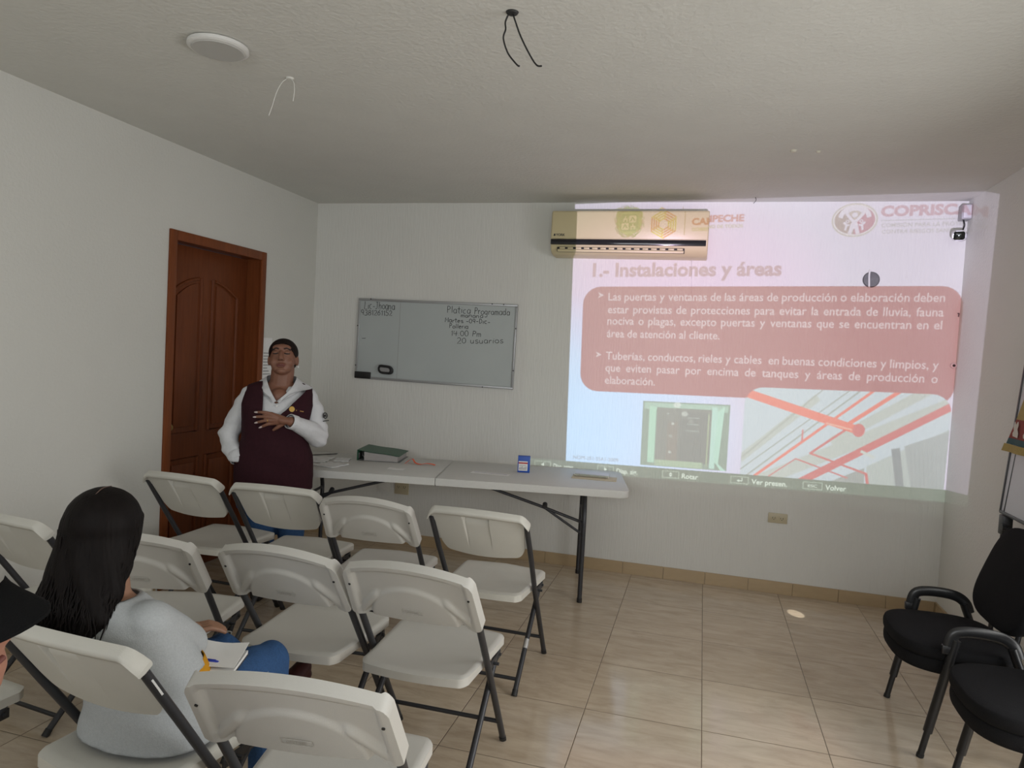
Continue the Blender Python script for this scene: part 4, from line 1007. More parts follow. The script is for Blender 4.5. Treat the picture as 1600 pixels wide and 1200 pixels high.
# ------------------------------------------------------------------ people
def rcone(p0, r0_, p1, r1_, n=16, m=5, flat=1.0):
    """tapered limb with round ends, as (verts, faces)"""
    p0, p1 = Vector(p0), Vector(p1); d_ = (p1-p0); L_ = d_.length; d_.normalize()
    a_ = Vector((0, 0, 1)) if abs(d_.z) < .9 else Vector((0, 1, 0)); e1 = d_.cross(a_).normalized(); e2 = d_.cross(e1)
    rings = []
    for i in range(m+1):
        t = -PI/2+PI/2*i/m; rings.append((r0_*math.sin(t), r0_*math.cos(t)))
    for i in range(m+1):
        t = PI/2*i/m; rings.append((L_+r1_*math.sin(t), r1_*math.cos(t)))
    vs, fs = [], []
    for s_, r_ in rings:
        r_ = max(r_, 1e-4)
        for k in range(n):
            q = 2*PI*k/n; vs.append(p0+d_*s_+(e1*math.cos(q)+e2*math.sin(q)*flat)*r_)
    for i in range(len(rings)-1):
        for k in range(n): fs.append((i*n+k, i*n+(k+1) % n, (i+1)*n+(k+1) % n, (i+1)*n+k))
    fs.append(tuple(range(n))[::-1]); fs.append(tuple((len(rings)-1)*n+k for k in range(n)))
    return vs, fs
def ellip(c, r, rot=(0, 0, 0), n=20, m=12):
    M_ = Mx(c, rot, r); vs, fs = [], []
    for i in range(m+1):
        t = -PI/2+PI*i/m; rr = max(math.cos(t), 1e-4)
        for k in range(n): vs.append(M_ @ Vector((rr*math.cos(2*PI*k/n), rr*math.sin(2*PI*k/n), math.sin(t))))
    for i in range(m):
        for k in range(n): fs.append((i*n+k, i*n+(k+1) % n, (i+1)*n+(k+1) % n, (i+1)*n+k))
    fs.append(tuple(range(n))[::-1]); fs.append(tuple(m*n+k for k in range(n)))
    return vs, fs
def chain(pts, rads, **kw): return [rcone(pts[i], rads[i], pts[i+1], rads[i+1], **kw) for i in range(len(pts)-1)]
def loft(rings, n=36, e=2.4, inflate=0.0):
    """closed body of stacked superellipse rings (cx, cy, z, rx, ry)"""
    vs, fs = [], []
    for cx, cy, z, rx, ry in rings:
        for k in range(n):
            t = 2*PI*k/n; c_, s_ = math.cos(t), math.sin(t)
            vs.append(Vector((cx+(rx+inflate)*math.copysign(abs(c_)**(2/e), c_), cy+(ry+inflate)*math.copysign(abs(s_)**(2/e), s_), z)))
    m = len(rings)
    for i in range(m-1):
        for k in range(n): fs.append((i*n+k, i*n+(k+1) % n, (i+1)*n+(k+1) % n, (i+1)*n+k))
    fs.append(tuple(range(n))[::-1]); fs.append(tuple((m-1)*n+k for k in range(n)))
    return vs, fs
def organic(shapes, voxel=.006, smooth=4, fac=.5):
    """one continuous skin over overlapping shapes (voxel remesh, then smoothing); returns a bmesh"""
    me = bpy.data.meshes.new('tmp'); V, F = [], []
    for vs, fs in shapes:
        b0 = len(V); V += [tuple(v) for v in vs]; F += [tuple(b0+i for i in f) for f in fs]
    me.from_pydata(V, [], F); o = bpy.data.objects.new('tmp', me); link(o)
    bm = bmesh.new(); bm.from_mesh(me); bmesh.ops.recalc_face_normals(bm, faces=bm.faces[:]); bm.to_mesh(me); bm.free()
    r_ = o.modifiers.new('r', 'REMESH'); r_.mode = 'VOXEL'; r_.voxel_size = voxel; r_.adaptivity = 0
    if smooth:
        k = o.modifiers.new('s', 'SMOOTH'); k.factor = fac; k.iterations = smooth
    dg = C.evaluated_depsgraph_get(); res = o.evaluated_get(dg).to_mesh(); bm = bmesh.new(); bm.from_mesh(res)
    o.to_mesh_clear if False else None
    bpy.data.objects.remove(o); bpy.data.meshes.remove(me)
    return bm
def cut(bm, keep):
    """trim a garment: keep(co) True stays; the trimmed edge is relaxed"""
    bmesh.ops.delete(bm, geom=[v for v in bm.verts if not keep(v.co)], context='VERTS')
    for _ in range(6):
        new = {}
        for v in bm.verts:
            if v.is_boundary:
                nb = [e.other_vert(v).co for e in v.link_edges if e.is_boundary]
                if len(nb) == 2: new[v] = v.co*.5+(nb[0]+nb[1])*.25
        for v, c_ in new.items(): v.co = c_
    return bm
def to_obj(name, bms, m, parent, thick=0.0, fn=None):
    bm = bmesh.new()
    for b in (bms if isinstance(bms, list) else [bms]):
        me = bpy.data.meshes.new('t'); b.to_mesh(me); bm.from_mesh(me); bpy.data.meshes.remove(me); b.free()
    if fn:
        for v in bm.verts: v.co = fn(v.co)
    me = bpy.data.meshes.new(name); bm.to_mesh(me); bm.free()
    o = finish(name, me, m, parent, smooth=70)
    if thick:
        k = o.modifiers.new('cloth', 'SOLIDIFY'); k.thickness = thick; k.offset = -1
    return o
def skin_mat(name, col):
    m = mat(name, col, .48, spec=.4, noise=(35, .10, 4), bump=(220, .0003)); m.node_tree.nodes['Principled BSDF'].inputs['Subsurface Weight'].default_value = .06
    m.node_tree.nodes['Principled BSDF'].inputs['Subsurface Radius'].default_value = (.01, .004, .002); return m
def hair_mat(name, c0, c1, stretch):
    m = mat(name, c0, .62, spec=.12, noise=(60, .6, 6, stretch), bump=(120, .0018, stretch)); return m
def finger(pts, rads): return chain(pts, rads, n=10, m=4)

# ---- presenter: stands behind the front row, face to the audience, left hand on the chest, right hand in the pocket
W = thing('person', 'standing woman in maroon vest and white shirt beside the wooden door, hand on chest', 'person', (-2.502, 3.71, -.0928), math.atan2(2.36, 3.50)); W.scale = (1.06, 1.06, 1.06); ZF = .0876   # ZF: the floor in her own frame
M_skin = skin_mat('warm_brown_skin', (.215, .098, .062)); M_maroon = mat('maroon_vest_cloth', (.030, .0075, .012), .85, spec=.2, noise=(60, .25, 4), bump=(260, .0007))
M_shirt = mat('white_shirt_cotton', (.62, .63, .65), .8, spec=.2, noise=(40, .05, 4), bump=(24, .006, (1, 1, 1)))
M_jean = mat('blue_denim', (.035, .085, .20), .85, spec=.15, noise=(160, .35, 4), bump=(420, .0006)); M_hairb = hair_mat('dark_brown_hair', (.014, .008, .007), None, (1, 3, 1))
M_shoe = mat('dark_shoe', (.02, .018, .018), .5)
torso = [(.025, 0, .70, .190, .125), (.024, 0, .78, .198, .135), (.022, -.008, .90, .186, .135), (.020, -.010, 1.00, .172, .122), (.024, -.020, 1.10, .172, .128), (.030, -.018, 1.19, .172, .115), (.036, 0, 1.255, .165, .088), (.040, .012, 1.295, .120, .066), (.043, .015, 1.32, .070, .055)]
Rs, Re, Rw = (-.122, .008, 1.235), (-.228, .030, 1.005), (-.178, -.055, .895)
Ls, Le, Lw = (.196, .008, 1.235), (.255, -.045, 1.010), (.098, -.195, 1.112)
HC_ = Vector((.048, .005, 1.452))            # head centre
tilt = R(-14)
def head_pt(x, y, z): 
    v = Vector((x, y, z)); v.rotate(Euler((tilt, R(-2), R(-8)))); return HC_+v
def hshape(c, r, rot=(0, 0, 0)):
    vs, fs = ellip(c, r, rot, 22, 14); return [head_pt(*v) for v in vs], fs
def hchain(a, ra, b, rb): 
    vs, fs = rcone(a, ra, b, rb, 12, 4); return [head_pt(*v) for v in vs], fs
head = [hshape((0, .012, .028), (.075, .088, .080)), hshape((0, -.018, -.012), (.070, .068, .078)), hshape((0, -.036, -.058), (.057, .044, .042)), hshape((0, -.060, -.086), (.028, .021, .018)),
        hshape((-.038, -.048, -.035), (.028, .028, .030)), hshape((.038, -.048, -.035), (.028, .028, .030)), hshape((0, -.066, .046), (.052, .020, .022)),
        hchain((0, -.084, .018), .0085, (0, -.098, -.020), .0125), hshape((-.011, -.090, -.024), (.0085, .010, .0075)), hshape((.011, -.090, -.024), (.0085, .010, .0075)),
        hshape((0, -.080, -.052), (.024, .010, .0065)), hshape((0, -.078, -.064), (.020, .010, .007)), hshape((-.030, -.074, .016), (.017, .011, .011)), hshape((.030, -.074, .016), (.017, .011, .011)),
        hshape((-.076, .010, -.010), (.010, .020, .031), (0, 0, R(15))), hshape((.076, .010, -.010), (.010, .020, .031), (0, 0, R(-15)))]
neck = [rcone((.043, .022, 1.28), .066, tuple(head_pt(0, .026, -.055)), .063)]
body_in = [loft(torso, inflate=-.016)] + neck + chain([Rs, Re, Rw], [.050, .042, .030]) + chain([Ls, Le, Lw], [.050, .042, .028]) + [ellip((.036, -.060, 1.235), (.050, .045, .05))]
legs = chain([(-.045, .02, .72), (-.030, .02, .45), (-.030, .03, ZF+.07)], [.095, .060, .042]) + chain([(.125, .01, .72), (.130, 0, .45), (.135, .02, ZF+.07)], [.095, .060, .042])
feet = chain([(-.030, .035, ZF+.045), (-.038, -.10, ZF+.035)], [.040, .033]) + chain([(.135, .03, ZF+.045), (.142, -.10, ZF+.035)], [.040, .033])
# left hand: back of the palm to the viewer, fingers fanned over the vest front
K = [(-.004, -.192, 1.150), (-.008, -.195, 1.134), (-.006, -.194, 1.116), (.002, -.190, 1.100)]
hand = chain([Lw, (.052, -.196, 1.118)], [.026, .028], flat=.8) + [rcone((.055, -.196, 1.120), .024, k, .0125, 12, 4) for k in K]
tips = [[(-.032, -.192, 1.157), (-.058, -.184, 1.158), (-.078, -.174, 1.157)], [(-.038, -.196, 1.136), (-.064, -.187, 1.134), (-.084, -.176, 1.131)], [(-.034, -.195, 1.114), (-.058, -.187, 1.107), (-.076, -.176, 1.101)], [(-.022, -.190, 1.094), (-.040, -.183, 1.084), (-.053, -.176, 1.077)]]
for k, tp in zip(K, tips): hand += finger([k]+tp, [.0115, .0098, .0086, .0068])
hand += finger([(.060, -.190, 1.100), (.040, -.188, 1.084), (.024, -.184, 1.072), (.012, -.178, 1.062)], [.014, .0115, .0100, .0075])
rhand = chain([Rw, (-.140, -.082, .850)], [.026, .027], flat=.8)
for j in range(4): rhand += finger([(-.150+.013*j, -.086, .838), (-.140+.014*j, -.092, .805), (-.128+.014*j, -.090, .780-.004*j)], [.0105, .0095, .008])
rhand += finger([(-.128, -.086, .865), (-.112, -.094, .845), (-.100, -.096, .825)], [.012, .010, .008])
body = to_obj('body', [organic(body_in+legs+feet, .007, 4), organic(head+neck, .0042, 3), organic(hand, .0026, 2), organic(rhand, .004, 2)], M_skin, W)
# white shirt with sleeves, open at the throat
vb = Vector((.021, 0, 1.205))
def in_v(c_): return c_.y < -.01 and c_.z > vb.z and (vb.x-.008-(c_.z-vb.z)*.40) < c_.x < (vb.x+.006+(c_.z-vb.z)*.62)
def wob(v, f1=60, a_=.004): return a_*(math.sin(v[2]*f1+v[0]*23)+.6*math.sin(v[2]*f1*1.7+v[1]*40))
sh_sh = [loft(torso[:-1], inflate=-.006)] + chain([Rs, (-.172, .022, 1.13), Re, (-.214, -.010, .950), (-.172, -.064, .888)], [.054, .056, .054, .050, .042]) + chain([Ls, (.236, -.012, 1.13), Le, (.205, -.105, 1.055), (.108, -.186, 1.108)], [.054, .058, .062, .054, .038])
shb = organic(sh_sh, .0062, 3)
for v in shb.verts:
    arm = max(0, abs(v.co.x-.03)-.15)/.1
    if arm > 0 or v.co.z < 1.0: v.co += v.co.normalized()*0 + Vector((wob(v.co), wob(v.co, 47), 0))*min(arm, 1)
cut(shb, lambda c_: not in_v(c_) and c_.z < 1.315 and not (c_.x < .115 and c_.x > -.1 and c_.z > 1.06 and c_.y < -.172) and not (c_.z < .868 and c_.x < -.12 and c_.y < -.03))
shirt = to_obj('shirt', shb, M_shirt, W, .003)
for (p_, q_, r_) in (((.128, -.165, 1.099), (.092, -.196, 1.114), .0425), ((-.186, -.045, .912), (-.166, -.072, .878), .044)):
    cf = MB(); p_, q_ = Vector(p_), Vector(q_); cf.tube([p_, p_.lerp(q_, .06), p_.lerp(q_, .94), q_], [r_*.97, r_, r_*.98, r_*.92], 20, cap=False); o = cf.build('cuff', M_shirt, shirt, smooth=60); k = o.modifiers.new('t', 'SOLIDIFY'); k.thickness = .003
# collar flaps
def flap(pts, th=.0035):
    """a quad patch of cloth through rows of points"""
    mb = MB(); rows = [[Vector(p) for p in r] for r in pts]; rows = [smooth_path(r, 5) for r in rows]
    mb.shell(rows, [[p+Vector((0, th, -th*.3)) for p in r] for r in rows]); return mb
flap([[(.045, .082, 1.352), (-.018, .050, 1.352), (-.036, -.010, 1.338), (-.014, -.088, 1.275), (.020, -.128, 1.216)],
      [(.045, .088, 1.325), (-.045, .060, 1.325), (-.080, -.010, 1.312), (-.066, -.075, 1.270), (.010, -.134, 1.212)],
      [(.045, .090, 1.300), (-.055, .062, 1.305), (-.124, -.030, 1.288), (-.046, -.100, 1.262), (.006, -.134, 1.208)]]).build('collar', M_shirt, shirt, smooth=70)
flap([[(.045, .082, 1.352), (.110, .050, 1.352), (.126, -.005, 1.340), (.090, -.082, 1.278), (.022, -.128, 1.216)],
      [(.045, .088, 1.325), (.135, .060, 1.325), (.168, -.010, 1.312), (.138, -.075, 1.268), (.032, -.134, 1.212)],
      [(.045, .090, 1.300), (.145, .062, 1.305), (.215, -.045, 1.291), (.108, -.102, 1.262), (.036, -.134, 1.208)]]).build('collar', M_shirt, shirt, smooth=70)
q = MB(); [q.lathe([(0, 0), (.0055, 0), (.0055, .002), (0, .003)], 12, Mx((.024, -.1375+.004*k, 1.19-.024*k), (R(90), 0, 0))) for k in range(1)]; q.build('button', M_sticker, shirt)
# vest
vtorso = [(cx, cy, z, rx+(.014 if .92 > z else 0)+(.016 if 1.18 < z < 1.28 else 0)+(.042 if 1.28 < z < 1.31 else 0)+(.03 if z > 1.31 else 0), ry+(.012 if z < 1.28 else .014)) for cx, cy, z, rx, ry in torso]
vt = organic([loft(vtorso, inflate=.010)], .0062, 2)
for v in vt.verts: v.co += Vector((0, 1, 0))*.003*math.sin(v.co.z*38+v.co.x*17)+Vector((1 if v.co.x > 0 else -1, 0, 0))*.003*math.sin(v.co.z*29+1)
def vest_keep(c_):
    if c_.z > 1.322 or c_.z < .708: return False
    if c_.y < -.02 and c_.z > 1.135 and (-.050+.02*(1.30-c_.z) < c_.x < .030+(c_.z-1.135)*1.02): return False
    if c_.z > 1.285 and -.055 < c_.x < .150 and c_.y < .07: return False
    return True
vest = to_obj('vest', cut(vt, vest_keep), M_maroon, W, .005)
bdg = MB().lathe([(0, 0), (.0155, 0), (.0155, .0015), (0, .003)], 20, Mx((.104, -.150, 1.176), (R(78), 0, R(14)))).build('gold_emblem', mat('gold_embroidery', (.55, .33, .06), .5), vest)
q = MB(); [q.box((-.008+.0078*k, -.001, -.003), (-.003+.0078*k, .001, .003), mat=Mx((.134, -.141, 1.168), (0, R(10), R(20)))) for k in range(6)]; q.build('gold_lettering', mat('gold_thread', (.40, .22, .05), .6), vest, smooth=None)
em2 = MB(); em2.tube([(.016*math.cos(R(a_)), .016*math.sin(R(a_)), 0) for a_ in range(0, 360, 30)], .003, 6, closed=True); em2.box((-.009, -.007, -.002), (.007, .006, .002)); em2.box((-.022, -.033, -.002), (.022, -.028, .002))
bmesh.ops.transform(em2.bm, matrix=Mx((.292, -.052, 1.135), (R(80), R(-4), R(42))), verts=em2.bm.verts[:]); em2.build('sleeve_emblem', M_ink, shirt, smooth=None)
# jeans, shoes
jn = organic([loft([(.025, 0, .60, .20, .13), (.025, 0, .72, .195, .13), (.025, 0, .80, .185, .125)])] + chain([(-.045, .02, .70), (-.030, .02, .45), (-.030, .03, ZF+.07)], [.108, .075, .060]) + chain([(.128, .01, .70), (.132, 0, .45), (.135, .02, ZF+.07)], [.108, .075, .060]), .008, 4)
to_obj('jeans', cut(jn, lambda c_: c_.z > ZF+.055), M_jean, W, .003)
for s_, x in ((-1, -.034), (1, .138)):
    to_obj('shoe', organic(chain([(x, .035, ZF+.042), (x+.002*s_, -.03, ZF+.042), (x+.008*s_, -.105, ZF+.032)], [.046, .046, .036]) + [ellip((x, -.03, ZF+.016), (.042, .11, .016))], .006, 2), M_shoe, W, fn=lambda c_: Vector((c_.x, c_.y, max(c_.z, ZF))))
# pulled-back hair with a low bun, brows, lids, lips, nails, ring, earring
hb = organic([hshape((0, .016, .034), (.083, .093, .086)), hshape((0, .085, -.030), (.040, .036, .038)), hshape((0, .050, -.005), (.074, .060, .068))], .0045, 2)
def hair_keep(c_):
    v = c_-HC_; v.rotate(Euler((tilt, R(-2), R(-8))).to_matrix().inverted().to_euler())
    if v.y < .022: return v.z > .073-14.0*v.x**2
    return v.z > -.080
to_obj('hair', cut(hb, hair_keep), M_hairb, W, .004)
M_lip = mat('muted_lip', (.17, .055, .045), .5); M_browm = mat('dark_brow', (.025, .014, .011), .8); M_lidl = mat('dark_lash_line', (.02, .012, .010), .7); M_nail = mat('pale_nail_polish', (.70, .60, .58), .3)
def facetube(name, pts, r_, m): 
    return MB().tube(smooth_path([head_pt(*p) for p in pts], 4), r_, 8).build(name, m, body, smooth=70)
facetube('lips', [(-.024, -.0800, -.057), (-.010, -.0895, -.0545), (0, -.0900, -.0555), (.010, -.0895, -.0545), (.024, -.0800, -.057)], [.0015]+[.0040]*15+[.0015], M_lip)
facetube('lips', [(-.022, -.0795, -.0595), (-.009, -.0880, -.0640), (0, -.0885, -.0645), (.009, -.0880, -.0640), (.022, -.0795, -.0595)], [.0015]+[.0046]*15+[.0015], M_lip)
facetube('nostril', [(-.010, -.100, -.0300), (-.007, -.1005, -.0302)], .0030, M_lidl); facetube('nostril', [(.010, -.100, -.0300), (.007, -.1005, -.0302)], .0030, M_lidl)
for s_ in (-1, 1):
    facetube('eyebrow', [(s_*.014, -.0835, .036), (s_*.030, -.0800, .041), (s_*.048, -.0660, .033)], .0042, M_browm)
    facetube('eyelid_line', [(s_*.017, -.0805, .012), (s_*.030, -.0845, .0075), (s_*.045, -.0710, .012)], .0034, M_lidl)
for tp in tips:
    a_, b = Vector(tp[1]), Vector(tp[2]); d_ = (b-a_).normalized()
    MB().tube([b-d_*.006+Vector((0, -.0048, 0)), b+d_*.006+Vector((0, -.0040, 0)), b+d_*.014+Vector((0, -.0005, 0))], [.0045, .0052, .0025], 8).build('fingernail', M_nail, body, smooth=70)
gm = mat('gold_ring', (.7, .45, .15), .25, metal=1); p_, q_ = Vector(K[2]), Vector(tips[2][0]); c_ = p_.lerp(q_, .55); d_ = (q_-p_).normalized(); e1 = d_.cross(Vector((0, 1, 0))).normalized(); e2 = d_.cross(e1)
MB().tube([c_+(e1*math.cos(R(t))+e2*math.sin(R(t)))*.0115 for t in range(0, 360, 30)], .0018, 6, closed=True).build('ring', gm, body)
for s_ in (1,):
    vs, fs = ellip(tuple(head_pt(s_*.084, -.004, -.050)), (.0060, .0060, .0072), n=12, m=8); MB().add(vs, fs).build('pearl_earring', M_sticker, body)

# ---- seated woman seen from behind: long dark hair, grey sweater, jeans, notebook on her lap
S0 = Vector((-1.42, 1.52, 0)); SW = thing('person', 'seated woman with long black hair, grey sweater and jeans, seen from behind', 'person', tuple(S0))
def L_(x, y, z): return (x-.03-S0.x, y-S0.y, z)
M_sweat = mat('heather_grey_sweater', (.40, .42, .43), .95, spec=.1, noise=(170, .14, 4), bump=(320, .0012)); M_hairs = hair_mat('black_brown_hair', (.0065, .0048, .0045), None, (1, 1, .12)); M_mustard = mat('mustard_yellow_shirt', (.50, .24, .02), .9, spec=.1, noise=(60, .15, 3))
M_skin2 = skin_mat('light_brown_skin', (.30, .16, .10)); M_mshoe = mat('dark_red_shoe', (.045, .008, .010), .5, noise=(60, .5, 4))
def ring(cx, cy, z, rx, ry): return (cx-.03-S0.x, cy-S0.y, z, rx, ry)
st_t = [ring(-1.385, 1.595, .445, .170, .120), ring(-1.385, 1.595, .51, .182, .125), ring(-1.40, 1.588, .60, .160, .112), ring(-1.43, 1.560, .70, .162, .110), ring(-1.455, 1.535, .765, .168, .098), ring(-1.465, 1.525, .805, .140, .075), ring(-1.475, 1.53, .84, .075, .058)]
Hd = Vector(L_(-1.517, 1.545, 1.000))
def hs(c, r): return ellip((Hd.x+c[0], Hd.y+c[1], Hd.z+c[2]), r, (0, 0, R(24)))
s_head = [hs((0, 0, .028), (.074, .090, .082)), hs((-.006, .03, -.030), (.062, .062, .075)), hs((-.026, .066, -.066), (.030, .028, .026)), hs((-.040, .090, -.010), (.013, .014, .02)), hs((.070, .0, -.012), (.012, .018, .03)), hs((-.068, -.01, -.012), (.012, .018, .03)), hs((-.034, .082, -.04), (.022, .012, .009))]
s_neck = [rcone(L_(-1.475, 1.525, .80), .056, tuple(Hd+Vector((.004, .0, -.05))), .052)]
RS, RE, RW = L_(-1.345, 1.525, .775), L_(-1.368, 1.690, .658), L_(-1.480, 1.815, .610)
LS, LE, LW = L_(-1.59, 1.53, .775), L_(-1.655, 1.72, .640), L_(-1.54, 1.84, .610)
RH, RK, RA = L_(-1.315, 1.58, .515), L_(-1.292, 2.0, .490), L_(-1.295, 2.01, .09)
LH, LK, LA = L_(-1.465, 1.58, .515), L_(-1.455, 1.97, .500), L_(-1.425, 2.245, .265)
def s_hand(w_, mid, k0, sgn):
    w_, mid = Vector(w_), Vector(mid); d_ = (mid-w_).normalized(); side = Vector((-d_.y, d_.x, 0)).normalized()
    out = chain([w_, mid], [.026, .029], flat=.75)
    for j in range(4):
        b = mid+side*(-.026+.0175*j)+d_*.018; out += finger([b, b+d_*.034+Vector((0, 0, .004)), b+d_*.060+Vector((0, 0, -.006)), b+d_*(.076+.004*(j in (1, 2)))+Vector((0, 0, -.016))], [.0105, .0095, .0085, .007])
    t_ = w_+d_*.03+side*sgn*.022; out += finger([t_, t_+side*sgn*.022+d_*.022, t_+side*sgn*.026+d_*.046], [.013, .011, .008]); return out
handR = s_hand(RW, L_(-1.51, 1.865, .607), 0, 1); handL = s_hand(LW, L_(-1.50, 1.885, .609), 0, -1)
s_legs = chain([RH, RK, RA], [.075, .052, .036]) + chain([LH, LK, LA], [.075, .052, .036])
s_body = to_obj('body', [organic([loft(st_t, inflate=-.014)] + s_neck + chain([RS, RE, RW], [.045, .038, .028]) + chain([LS, LE, LW], [.045, .038, .028]) + s_legs + s_head, .006, 4), organic(handR, .0032, 2), organic(handL, .0032, 2)], M_skin2, SW)
swb = organic([loft([ring(-1.385, 1.59, .440, .188, .130)] + st_t[1:], inflate=.008)] + chain([RS, L_(-1.348, 1.61, .712), RE, L_(-1.43, 1.765, .622), L_(-1.472, 1.808, .612)], [.068, .066, .062, .054, .040]) + chain([LS, L_(-1.63, 1.62, .710), LE, L_(-1.59, 1.80, .622), L_(-1.545, 1.832, .613)], [.070, .072, .068, .056, .040]), .0065, 3)
for v in swb.verts:
    c_ = v.co; a_ = sstep(.16, .24, abs(c_.x))
    fold = (.0070*math.sin(c_.y*64+c_.z*50)+.0035*math.sin(c_.y*110-c_.x*90+c_.z*40))*a_ + .004*math.sin(c_.z*48+c_.x*14)*(1-a_)*sstep(.75, .6, c_.z)
    v.co += Vector((math.copysign(1, c_.x), -.3, .5)).normalized()*fold
def open_front(c_): return .045 < c_.y < .15 and c_.z < .635 and -.10 < c_.x < .19
sweater = to_obj('sweater', cut(swb, lambda c_: not (c_.z > .815 and math.hypot(c_.x+.085, c_.y-.005) < .066) and not open_front(c_) and c_.z > .455), M_sweat, SW, .004)
to_obj('shirt', cut(organic([loft([(x+.006, y+.024, z, rx-.006, ry) for x, y, z, rx, ry in st_t[1:5]], inflate=.0)], .007, 2), lambda c_: c_.y > .0 and c_.z < .655), M_mustard, SW, .003)
jb2 = organic([loft([ring(-1.385, 1.61, .445, .178, .130), ring(-1.385, 1.61, .53, .176, .125)])] + chain([RH, RK, L_(-1.295, 2.01, .12)], [.090, .066, .056]) + chain([LH, LK, L_(-1.430, 2.225, .285)], [.090, .066, .054]), .007, 4)
for v in jb2.verts: v.co += Vector((0, 0, 1))*.003*math.sin(v.co.y*60+v.co.x*25)
jeans2 = to_obj('jeans', jb2, M_jean, SW)
sm = MB(); sm.tube(smooth_path([L_(-1.222, 1.60, .50), L_(-1.221, 1.75, .515), L_(-1.226, 1.9, .51)], 4), .0012, 5); sm.tube([L_(-1.228, 1.70, .54), L_(-1.222, 1.71, .50), L_(-1.228, 1.72, .46)], .0012, 5); sm.build('pocket_seam', mat('pale_stitching', (.2, .25, .32), .8), jeans2)
to_obj('shoe', organic(chain([L_(-1.425, 2.25, .255), L_(-1.415, 2.30, .245), L_(-1.400, 2.395, .285)], [.040, .041, .033]) + chain([L_(-1.422, 2.245, .215), L_(-1.395, 2.40, .255)], [.032, .028]), .006, 2), M_mshoe, SW)
o = to_obj('shoe', organic(chain([L_(-1.295, 2.00, .042), L_(-1.292, 2.08, .040), L_(-1.288, 2.16, .032)], [.042, .042, .033]), .006, 2), M_mshoe, SW, fn=lambda c_: Vector((c_.x, c_.y, max(c_.z, 0))))
# hair: one long fall with separate locks along its edges
hr = organic([hs((0, -.008, .032), (.096, .106, .095)), loft([(Hd.x-.002, Hd.y-.004, 1.045, .092, .100), (Hd.x-.003, Hd.y-.016, .985, .098, .097), (Hd.x-.004, Hd.y-.040, .92, .106, .086), (Hd.x-.002, Hd.y-.066, .86, .114, .068), (Hd.x-.004, Hd.y-.090, .81, .120, .050), (Hd.x-.014, Hd.y-.106, .765, .112, .034), (Hd.x-.030, Hd.y-.112, .725, .084, .020)], 40, 2.2)], .0055, 6)
for v in hr.verts:
    d_ = v.co-Vector((Hd.x, Hd.y-.03, v.co.z)); an = math.atan2(d_.x, -d_.y); dn = sstep(1.03, .80, v.co.z)
    v.co += d_.normalized()*(.0012*math.sin(an*46+math.sin(v.co.z*20)*2)*sstep(1.10, 1.0, v.co.z)+(.005*math.sin(an*9+v.co.z*38))*dn)
def s_hair_keep(c_):
    d_ = c_-Hd; f_ = d_.x*math.sin(R(-24))+d_.y*math.cos(R(24)); return not (f_ > .045 and d_.z < .062 and abs(d_.x*math.cos(R(24))+d_.y*math.sin(R(24))) < .062)
hair = to_obj('hair', cut(hr, s_hair_keep), M_hairs, SW, .004)
rs = random.Random(11); lk = MB()
for k in range(150):
    an = R(rs.uniform(-115, 112)); z0 = rs.uniform(.84, 1.03); z1 = rs.uniform(.715, .83); ph = rs.uniform(0, 6); pts = []
    for i in range(9):
        f_ = i/8; z = z0+(z1-z0)*f_; q = sstep(1.0, .76, z)
        rx, ry = .0965+.021*q, .097-.052*q; cy = Hd.y-.014-.092*q
        wv = .006*math.sin(f_*9+ph)*(.3+f_)
        pts.append((Hd.x-.004+(rx+.0005)*math.sin(an)+wv, cy-(ry+.0005)*math.cos(an)+wv*.5, z))
    lk.tube(pts, [.0010+.0016*math.sin(PI*min(i/8+.1, 1)) for i in range(9)], 6)
lk.build('loose_locks', M_hairs, hair, smooth=70)
pl_ = MB(); pl_.tube(smooth_path([(Hd.x+.020, Hd.y-.075, Hd.z+.098), (Hd.x+.012, Hd.y-.03, Hd.z+.1255), (Hd.x-.004, Hd.y+.02, Hd.z+.1235)], 5), .0016, 6); pl_.build('hair_parting', mat('parted_scalp', (.10, .06, .045), .7), hair)
# notebook and pen on her lap
nbk = thing('notepad', 'open white notepad resting on the lap of the seated woman', 'notepad', (-1.345, 1.715, .602), R(20)); nbk.rotation_euler = (R(-2), R(3), R(20))
g = [[(-.10+.20*i/8, -.075+.15*j/8, .010+.0035*math.sin(i*.9)*j/8) for i in range(9)] for j in range(9)]
MB().shell(g, [[(x, y, .0015) for x, y, z in r] for r in g]).build('pages', M_white, nbk, smooth=40)
MB().shell([[(x, y+.006, z+.010+.012*(j/8)**2) for x, y, z in r] for j, r in enumerate(g)], [[(x, y+.006, z+.0085+.012*(j/8)**2) for x, y, z in r] for j, r in enumerate(g)]).build('lifted_page', M_white, nbk, smooth=40)
MB().box((-.103, -.078, 0), (.103, .078, .0016), .0006).build('cover', mat('dark_notepad_back', (.03, .03, .03), .6), nbk)
pn = thing('pen', 'orange ballpoint pen with blue cap lying on the notepad', 'pen', (-1.352, 1.682, .623)); pn.rotation_euler = (0, R(3), R(12))
MB().tube([(-.060, 0, 0), (.034, 0, 0)], .0046, 6).build('barrel', mat('orange_pen_barrel', (.50, .13, .03), .3), pn, smooth=None)
MB().tube([(.032, 0, 0), (.062, 0, 0), (.068, 0, 0)], [.0054, .0054, .004], 10).tube([(.036, 0, .006), (.060, 0, .0062)], .0013, 6).build('cap', mat('blue_pen_cap', (.02, .05, .42), .3), pn)
MB().tube([(-.060, 0, 0), (-.072, 0, 0), (-.078, 0, 0)], [.0040, .0022, .0006], 8).build('tip', M_grey, pn)

